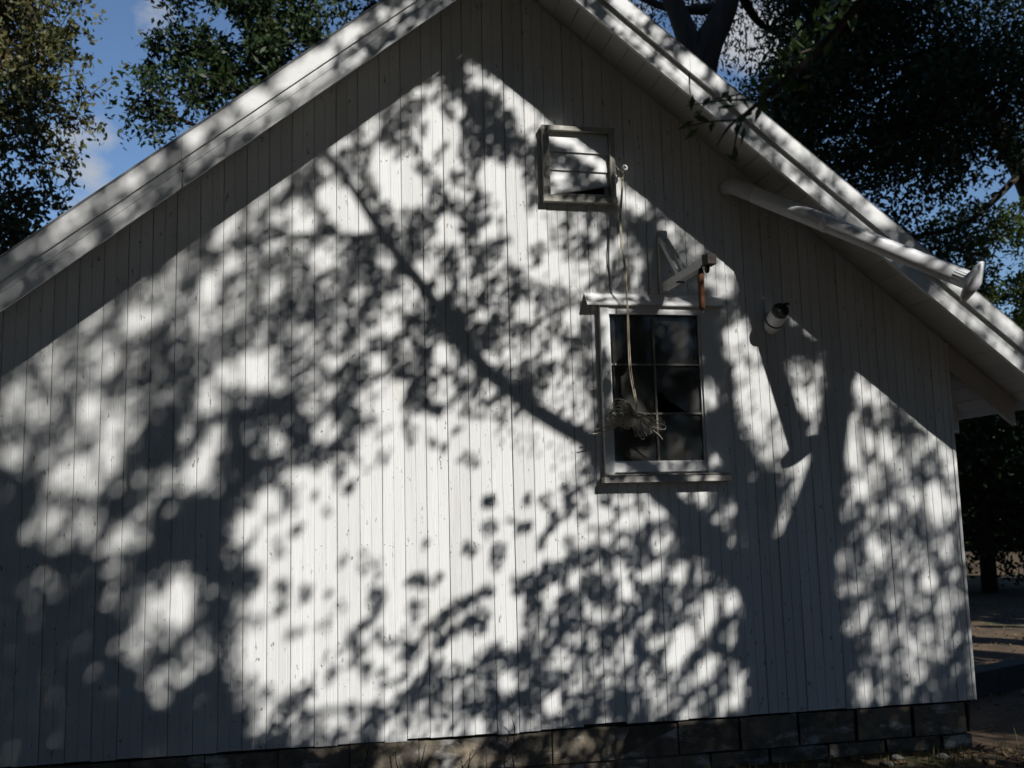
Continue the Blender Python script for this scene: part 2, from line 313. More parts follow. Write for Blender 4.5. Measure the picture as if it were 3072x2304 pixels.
# ------------------------------------------------------------------ window
cs = MB()
cs.box(.582, .640, -.046, .004, 1.515, 2.60)                        # left casing
cs.box(1.2635, 1.342, -.030, .004, 1.515, 2.60)                     # right casing
cs.box(.6405, 1.263, -.040, .004, 2.536, 2.598)                     # head
window = cs.build('window', G['trim'], house)
window['label'] = 'six pane window with white casing, one pane broken'
MB().box(1.3425, 1.42, -.012, .003, 1.50, 2.59).build('outer_trim', G['trim'], window)
MB().box(.6405, 1.263, -.036, .006, 1.527, 1.586).build('bottom_rail', G['trim'], window)
MB().box(.570, 1.402, -.060, .004, 1.505, 1.5145).build('sub_sill', G['sillwood'], window)
MB().box(.562, 1.415, -.078, .003, 1.462, 1.4995).build('sill', G['sillwood'], window)
hd = MB(); hx0, hx1 = .494, 1.428
hd.hexa([(hx0, -.062, 2.588), (hx1, -.062, 2.588), (hx1, -.004, 2.66), (hx0, -.004, 2.66), (hx0, -.064, 2.597), (hx1, -.064, 2.597), (hx1, -.003, 2.676), (hx0, -.003, 2.676)])
hd.build('hood', G['trim'], window)
MB().box(.52, 1.41, -.026, -.003, 2.604, 2.648).build('hood_backing', G['trim'], window)
for za, zb in ((2.536, 2.548), (1.586, 1.598)): MB().box(.6405, 1.263, -.018, .012, za, zb).build('sash_rail', G['trim'], window)
for xa, xb in ((.6405, .652), (1.251, 1.263)): MB().box(xa, xb, -.017, .012, 1.5985, 2.5355).build('sash_stile', G['trim'], window)
MB().box(.939, .951, -.014, .010, 1.5985, 2.5355).build('muntin', G['muntin'], window)
for z in (2.214, 1.898):
    MB().box(.6525, .9385, -.013, .010, z-.006, z+.006).build('muntin', G['muntin'], window)
    MB().box(.9515, 1.2505, -.013, .010, z-.006, z+.006).build('muntin', G['muntin'], window)
zr = [1.5985, 1.8915, 1.9045, 2.2075, 2.2205, 2.5355]
for i in range(3):
    for j, (xa, xb) in enumerate(((.6525, .9385), (.9515, 1.2505))):
        za, zb = zr[2*i], zr[2*i+1]; t = MB()
        if i == 1 and j == 1:                        # a piece has fallen out at the lower left
            P = [(xa, za+.135), (xa+.05, za+.125), (xa+.07, za+.085), (xa+.15, za+.035), (xa+.205, za), (xb, za), (xb, zb), (xa, zb)]
        else: P = [(xa, za), (xb, za), (xb, zb), (xa, zb)]
        n = len(P); t.add([(x, .0, z) for x, z in P]+[(x, .003, z) for x, z in P], [tuple(range(n)), tuple(range(2*n-1, n-1, -1))]+[(k, k+n, (k+1) % n+n, (k+1) % n) for k in range(n)])
        o = t.build('pane', G['glass'], window)
        if i == 1 and j == 1: o['label'] = 'broken pane with a jagged dark hole'
# ------------------------------------------------------------------ gable vent
vx0, vx1, vz0, vz1, fwid = .240, .722, 3.262, 3.768, .042
vf = MB(); vf.box(vx0, vx0+fwid, -.052, .001, vz0+fwid, vz1-.03); vf.box(vx1-fwid*.8, vx1, -.052, .001, vz0+fwid, vz1-.03)
vf.box(vx0-.004, vx1+.004, -.054, .001, vz0, vz0+fwid-.0005); vf.box(vx0-.004, vx1+.004, -.054, .001, vz1-.0295, vz1)
vent = vf.build('gable_vent', G['wood'], house); vent['label'] = 'small square vent frame of bare grey wood'
vz = [3.300, 3.478, 3.602, 3.738]
for i in range(3):
    t = MB(); xa, xb = vx0+fwid+.0005, vx1-fwid*.8-.0005; za, zb = vz[i]+(.003 if i else 0), vz[i+1]
    zl, zr_ = (za+.012, za+.088) if i == 0 else (za, za-.004)
    t.hexa([(xa, -.024, zl), (xb, -.024, zr_), (xb, .004, zr_), (xa, .004, zl), (xa, -.012, zb), (xb, -.012, zb-.004), (xb, .006, zb-.004), (xa, .006, zb)])
    t.build('panel_board', G['trim'], vent)
# ------------------------------------------------------------------ vent pipe under the right eave
def ring(c, ax, r, n): 
    ax = Vector(ax).normalized(); u = ax.orthogonal().normalized(); w = ax.cross(u); return [Vector(c)+(u*math.cos(2*math.pi*k/n)+w*math.sin(2*math.pi*k/n))*r for k in range(n)]
P0, P1 = Vector((1.565, -.12, 3.365)), Vector((2.535, -1.06, 2.535)); ax = (P1-P0).normalized()
vp = thing('vent_pipe', (1.53, 0, 3.40), 'long white metal vent pipe slanting out past the right eave with a round cap', 'pipe')
t = MB(); t.tube([Vector((1.50, .02, 3.41)), Vector((1.505, -.03, 3.408)), Vector((1.525, -.085, 3.395)), P0, P0+ax*.1], [.051, .053, .054, .054, .0535], 20); t.build('elbow', G['pipe'], vp, True)
t = MB(); t.tube([P0+ax*.098, P0+ax*.10, P0+ax*.62, P0+ax*.622, P1-ax*.13], [.0555, .0555, .0555, .0545, .0545], 24); t.build('pipe', G['pipe'], vp, True)
MB().tube([P0+ax*.60, P0+ax*.605, P0+ax*.635, P0+ax*.64], [.056, .058, .058, .056], 24).build('joint_band', G['pipe'], vp, True)
t = MB(); n = 40; V = []; F = []                       # crimped end
u = ax.orthogonal().normalized(); w = ax.cross(u)
for i, d in enumerate((-.131, -.125, -.05, -.02)):
    for k in range(n):
        th = 2*math.pi*k/n; r = .0535+(0 if i in (0,) else (.0012 if k % 2 else -.0012)); V.append(P1+ax*d+(u*math.cos(th)+w*math.sin(th))*r)
for i in range(3):
    for k in range(n): F.append((i*n+k, i*n+(k+1) % n, (i+1)*n+(k+1) % n, (i+1)*n+k))
t.add(V, F); t.build('crimped_end', G['pipe'], vp)
MB().tube([P1-ax*.030, P1-ax*.029, P1-ax*.022, P1-ax*.012, P1+ax*.022, P1+ax*.028], [.05, .124, .129, .128, .03, .004], 32).build('rain_cap', G['pipe'], vp, True)
hb = P0+ax*.16+Vector((-.2, -.75, -.35)).normalized()*.054
MB().tube([hb, hb+Vector((-.2, -.75, -.35)).normalized()*.006], .008, 8).build('bolt', G['blackplastic'], vp)
# short stub on the wall
st = thing('pipe_stub', (1.774, 0, 2.47), 'short white pipe stub with a black open end, beside the window', 'pipe')
a, b = Vector((1.774, .02, 2.462)), Vector((1.765, -.155, 2.547)); d = (b-a).normalized()
MB().tube([a, a+d*.03, a+d*.06, a+d*.12, b], [.046, .055, .059, .058, .054], 24, cap=False).build('pipe', G['pipe'], st, True)
MB().tube([a+d*.082, a+d*.084, a+d*.096, a+d*.098], [.0585, .0612, .0612, .0585], 24).build('clamp_band', G['blackplastic'], st, True)
MB().tube([b-d*.012, b+d*.012, b+d*.020, b+d*.020, b-d*.01], [.0546, .0546, .052, .046, .045], 24, cap=True).build('black_collar', G['blackplastic'], st, True)
MB().box(1.795, 1.822, -.178, -.150, 2.585, 2.60).build('clip', G['blackplastic'], st)
# ------------------------------------------------------------------ bracket above the window
bk = thing('wall_bracket', (1.03, 0, 2.72), 'white wooden bracket arm with metal braces above the window', 'bracket')
MB().box(1.002, 1.062, -.034, -.002, 2.692, 3.095).build('back_plate', G['trim'], bk)
MB().bar((1.034, -.035, 2.722), (1.088, -.665, 2.744), .044, .05).build('arm', G['trim'], bk)
MB().bar((1.012, -.036, 3.035), (1.045, -.245, 2.752), .018, .028).build('brace', G['trim'], bk)
MB().bar((1.054, -.036, 3.035), (1.075, -.285, 2.758), .018, .028).build('brace', G['trim'], bk)
MB().bar((1.082, -.60, 2.742), (1.0885, -.672, 2.7445), .056, .060).build('iron_cap', G['iron'], bk)
MB().bar((1.026, -.25, 2.70), (1.0765, -.25, 2.70), .02, .006).build('iron_strap', G['iron'], bk)
MB().tube([(1.075, -.575, 2.79), (1.07, -.575, 2.74), (1.05, -.59, 2.70), (1.045, -.60, 2.695)], .005, 6).build('hook', G['iron'], bk)
hg = thing('hanging_rusty_pipe', (1.042, -.60, 2.45), 'short rusty iron pipe hanging from the bracket arm', 'pipe')
MB().tube([(1.045, -.60, 2.700), (1.043, -.60, 2.680)], [.012, .016], 10).build('clevis', G['iron'], hg)
MB().tube([(1.043, -.60, 2.684), (1.043, -.60, 2.676), (1.041, -.60, 2.47), (1.041, -.60, 2.455), (1.041, -.60, 2.452)], [.012, .0185, .0185, .0175, .008], 16).build('iron_pipe', G['rust'], hg, True)
MB().tube([(1.041, -.60, 2.453), (1.041, -.60, 2.438), (1.043, -.60, 2.430)], [.006, .005, .008], 8).build('end_hook', G['iron'], hg)
pl = MB(); pl.add([], [])
t = MB(); c = Vector((1.085, -.60, 2.70)); t.tube([c+Vector((-.008, 0, 0)), c+Vector((-.006, 0, 0)), c+Vector((.006, 0, 0)), c+Vector((.008, 0, 0))], [.02, .026, .026, .02], 14); t.build('pulley', G['iron'], bk)
# ------------------------------------------------------------------ insulator and cable
ins = thing('knob_insulator', (.767, 0, 3.486), 'small round white ceramic insulator right of the vent', 'insulator')
t = MB(); n = 20; V = []; F = []; ix, iz = .767, 3.486
pr = [(.0065, -.100), (.0065, -.107), (.014, -.109), (.0205, -.105), (.0215, -.095), (.015, -.085), (.02, -.071), (.019, -.056), (.006, -.055), (.006, 0)]
for r, y in pr:
    for k in range(n): V.append((ix+r*math.cos(2*math.pi*k/n), y, iz+r*math.sin(2*math.pi*k/n)))
for i in range(len(pr)-1):
    for k in range(n): F.append((i*n+k, i*n+(k+1) % n, (i+1)*n+(k+1) % n, (i+1)*n+k))
t.add(V, F); t.build('knob', G['ceramic'], ins, True)
MB().tube([(ix, -.09, iz), (ix, -.1035, iz)], [.006, .006], 10).build('screw', G['iron'], ins)
def smooth_path(P, k=6):
    P = [Vector(p) for p in P]; out = []
    for i in range(len(P)-1):
        a, b, c, d = P[max(i-1, 0)], P[i], P[i+1], P[min(i+2, len(P)-1)]
        for j in range(k):
            t = j/k; out.append(.5*((2*b)+(c-a)*t+(2*a-5*b+4*c-d)*t*t+(3*b-a-3*c+d)*t**3))
    out.append(P[-1]); return out
cb = thing('hanging_cable', (.75, -.13, 1.7), 'tangled old cable hanging from the vent down over the window', 'cable')
path = [(.718, -.03, 3.541), (.758, -.05, 3.457), (.758, -.06, 3.382), (.743, -.07, 3.277), (.726, -.09, 3.162), (.719, -.11, 2.989), (.74, -.115, 2.823), (.74, -.12, 2.68), (.737, -.125, 2.563), (.734, -.125, 2.331), (.734, -.125, 2.182), (.74, -.125, 2.116), (.754, -.13, 2.013), (.769, -.13, 1.922), (.752, -.13, 1.888)]
MB().tube(smooth_path(path), .0042, 6).build('cable', G['wire'], cb, True)
path2 = [(.772, -.088, 3.470), (.765, -.07, 3.43), (.765, -.055, 3.38), (.75, -.07, 3.27), (.732, -.09, 3.16), (.727, -.105, 2.99), (.733, -.11, 2.82), (.735, -.115, 2.68), (.742, -.128, 2.56), (.741, -.13, 2.33), (.746, -.13, 2.15), (.762, -.135, 2.02), (.772, -.135, 1.93), (.755, -.135, 1.89)]
MB().tube(smooth_path(path2), .0032, 6).build('cable', G['wire'], cb, True)
MB().tube(smooth_path([(.719, -.11, 2.99), (.70, -.10, 2.83), (.715, -.10, 2.78), (.70, -.098, 2.73)]), .0018, 5).build('loose_strand', G['wire2'], cb, True)
lp = MB(); tie = Vector((.748, -.13, 1.888))
def loop(ang, ln, wd, dip):
    d = Vector((math.cos(ang), 0, math.sin(ang))); e = Vector((-math.sin(ang), 0, math.cos(ang))); off = Vector((0, rng.uniform(-.03, .03), 0)); P = []
    for k in range(15):
        t = 2*math.pi*k/14; r = (1-math.cos(t))/2
        P.append(tie+d*(ln*r)+e*(wd*math.sin(t)*(.5+.5*r))+off*r+Vector((0, 0, -dip*r*r))+Vector(tuple(rng.uniform(-.004, .004, 3))))
    return smooth_path(P, 3)
for k in range(15): lp.tube(loop(math.radians(rng.uniform(150, 205)), rng.uniform(.09, .168), rng.uniform(.02, .062), rng.uniform(0, .02)), .0029, 5)
for k in range(6): lp.tube(loop(math.radians(rng.uniform(125, 150)), rng.uniform(.08, .12), rng.uniform(.012, .028), 0), .0026, 5)
for k in range(9): lp.tube(loop(math.radians(rng.uniform(-32, -14)), rng.uniform(.13, .225), rng.uniform(.01, .03), rng.uniform(0, .02)), .0022, 5)
for k in range(5): lp.tube(loop(math.radians(rng.uniform(-80, -45)), rng.uniform(.12, .27), rng.uniform(.012, .03), 0), .0024, 5)
for k in range(9): lp.tube(loop(math.radians(rng.uniform(205, 240)), rng.uniform(.07, .13), rng.uniform(.02, .04), 0), .0029, 5)
tag(lp.build('wire_loops', G['wire2'], cb, True), kind='stuff')
for P in ([(.66, -.10, 1.85), (.60, -.11, 1.81), (.573, -.12, 1.805), (.497, -.12, 1.789)], [(.67, -.10, 1.83), (.61, -.11, 1.79), (.545, -.12, 1.772), (.481, -.12, 1.761)], [(.77, -.13, 1.86), (.86, -.13, 1.79), (.91, -.13, 1.75), (.934, -.12, 1.722)], [(.79, -.13, 1.84), (.81, -.13, 1.79), (.83, -.12, 1.745)]):
    MB().tube(smooth_path(P), .0034, 5).build('loose_end', G['wire2'], cb, True)
MB().tube([tie+Vector((-.022, 0, .012)), tie+Vector((0, 0, 0)), tie+Vector((.022, 0, -.01))], [.016, .019, .016], 10).build('tie', G['wire'], cb, True)

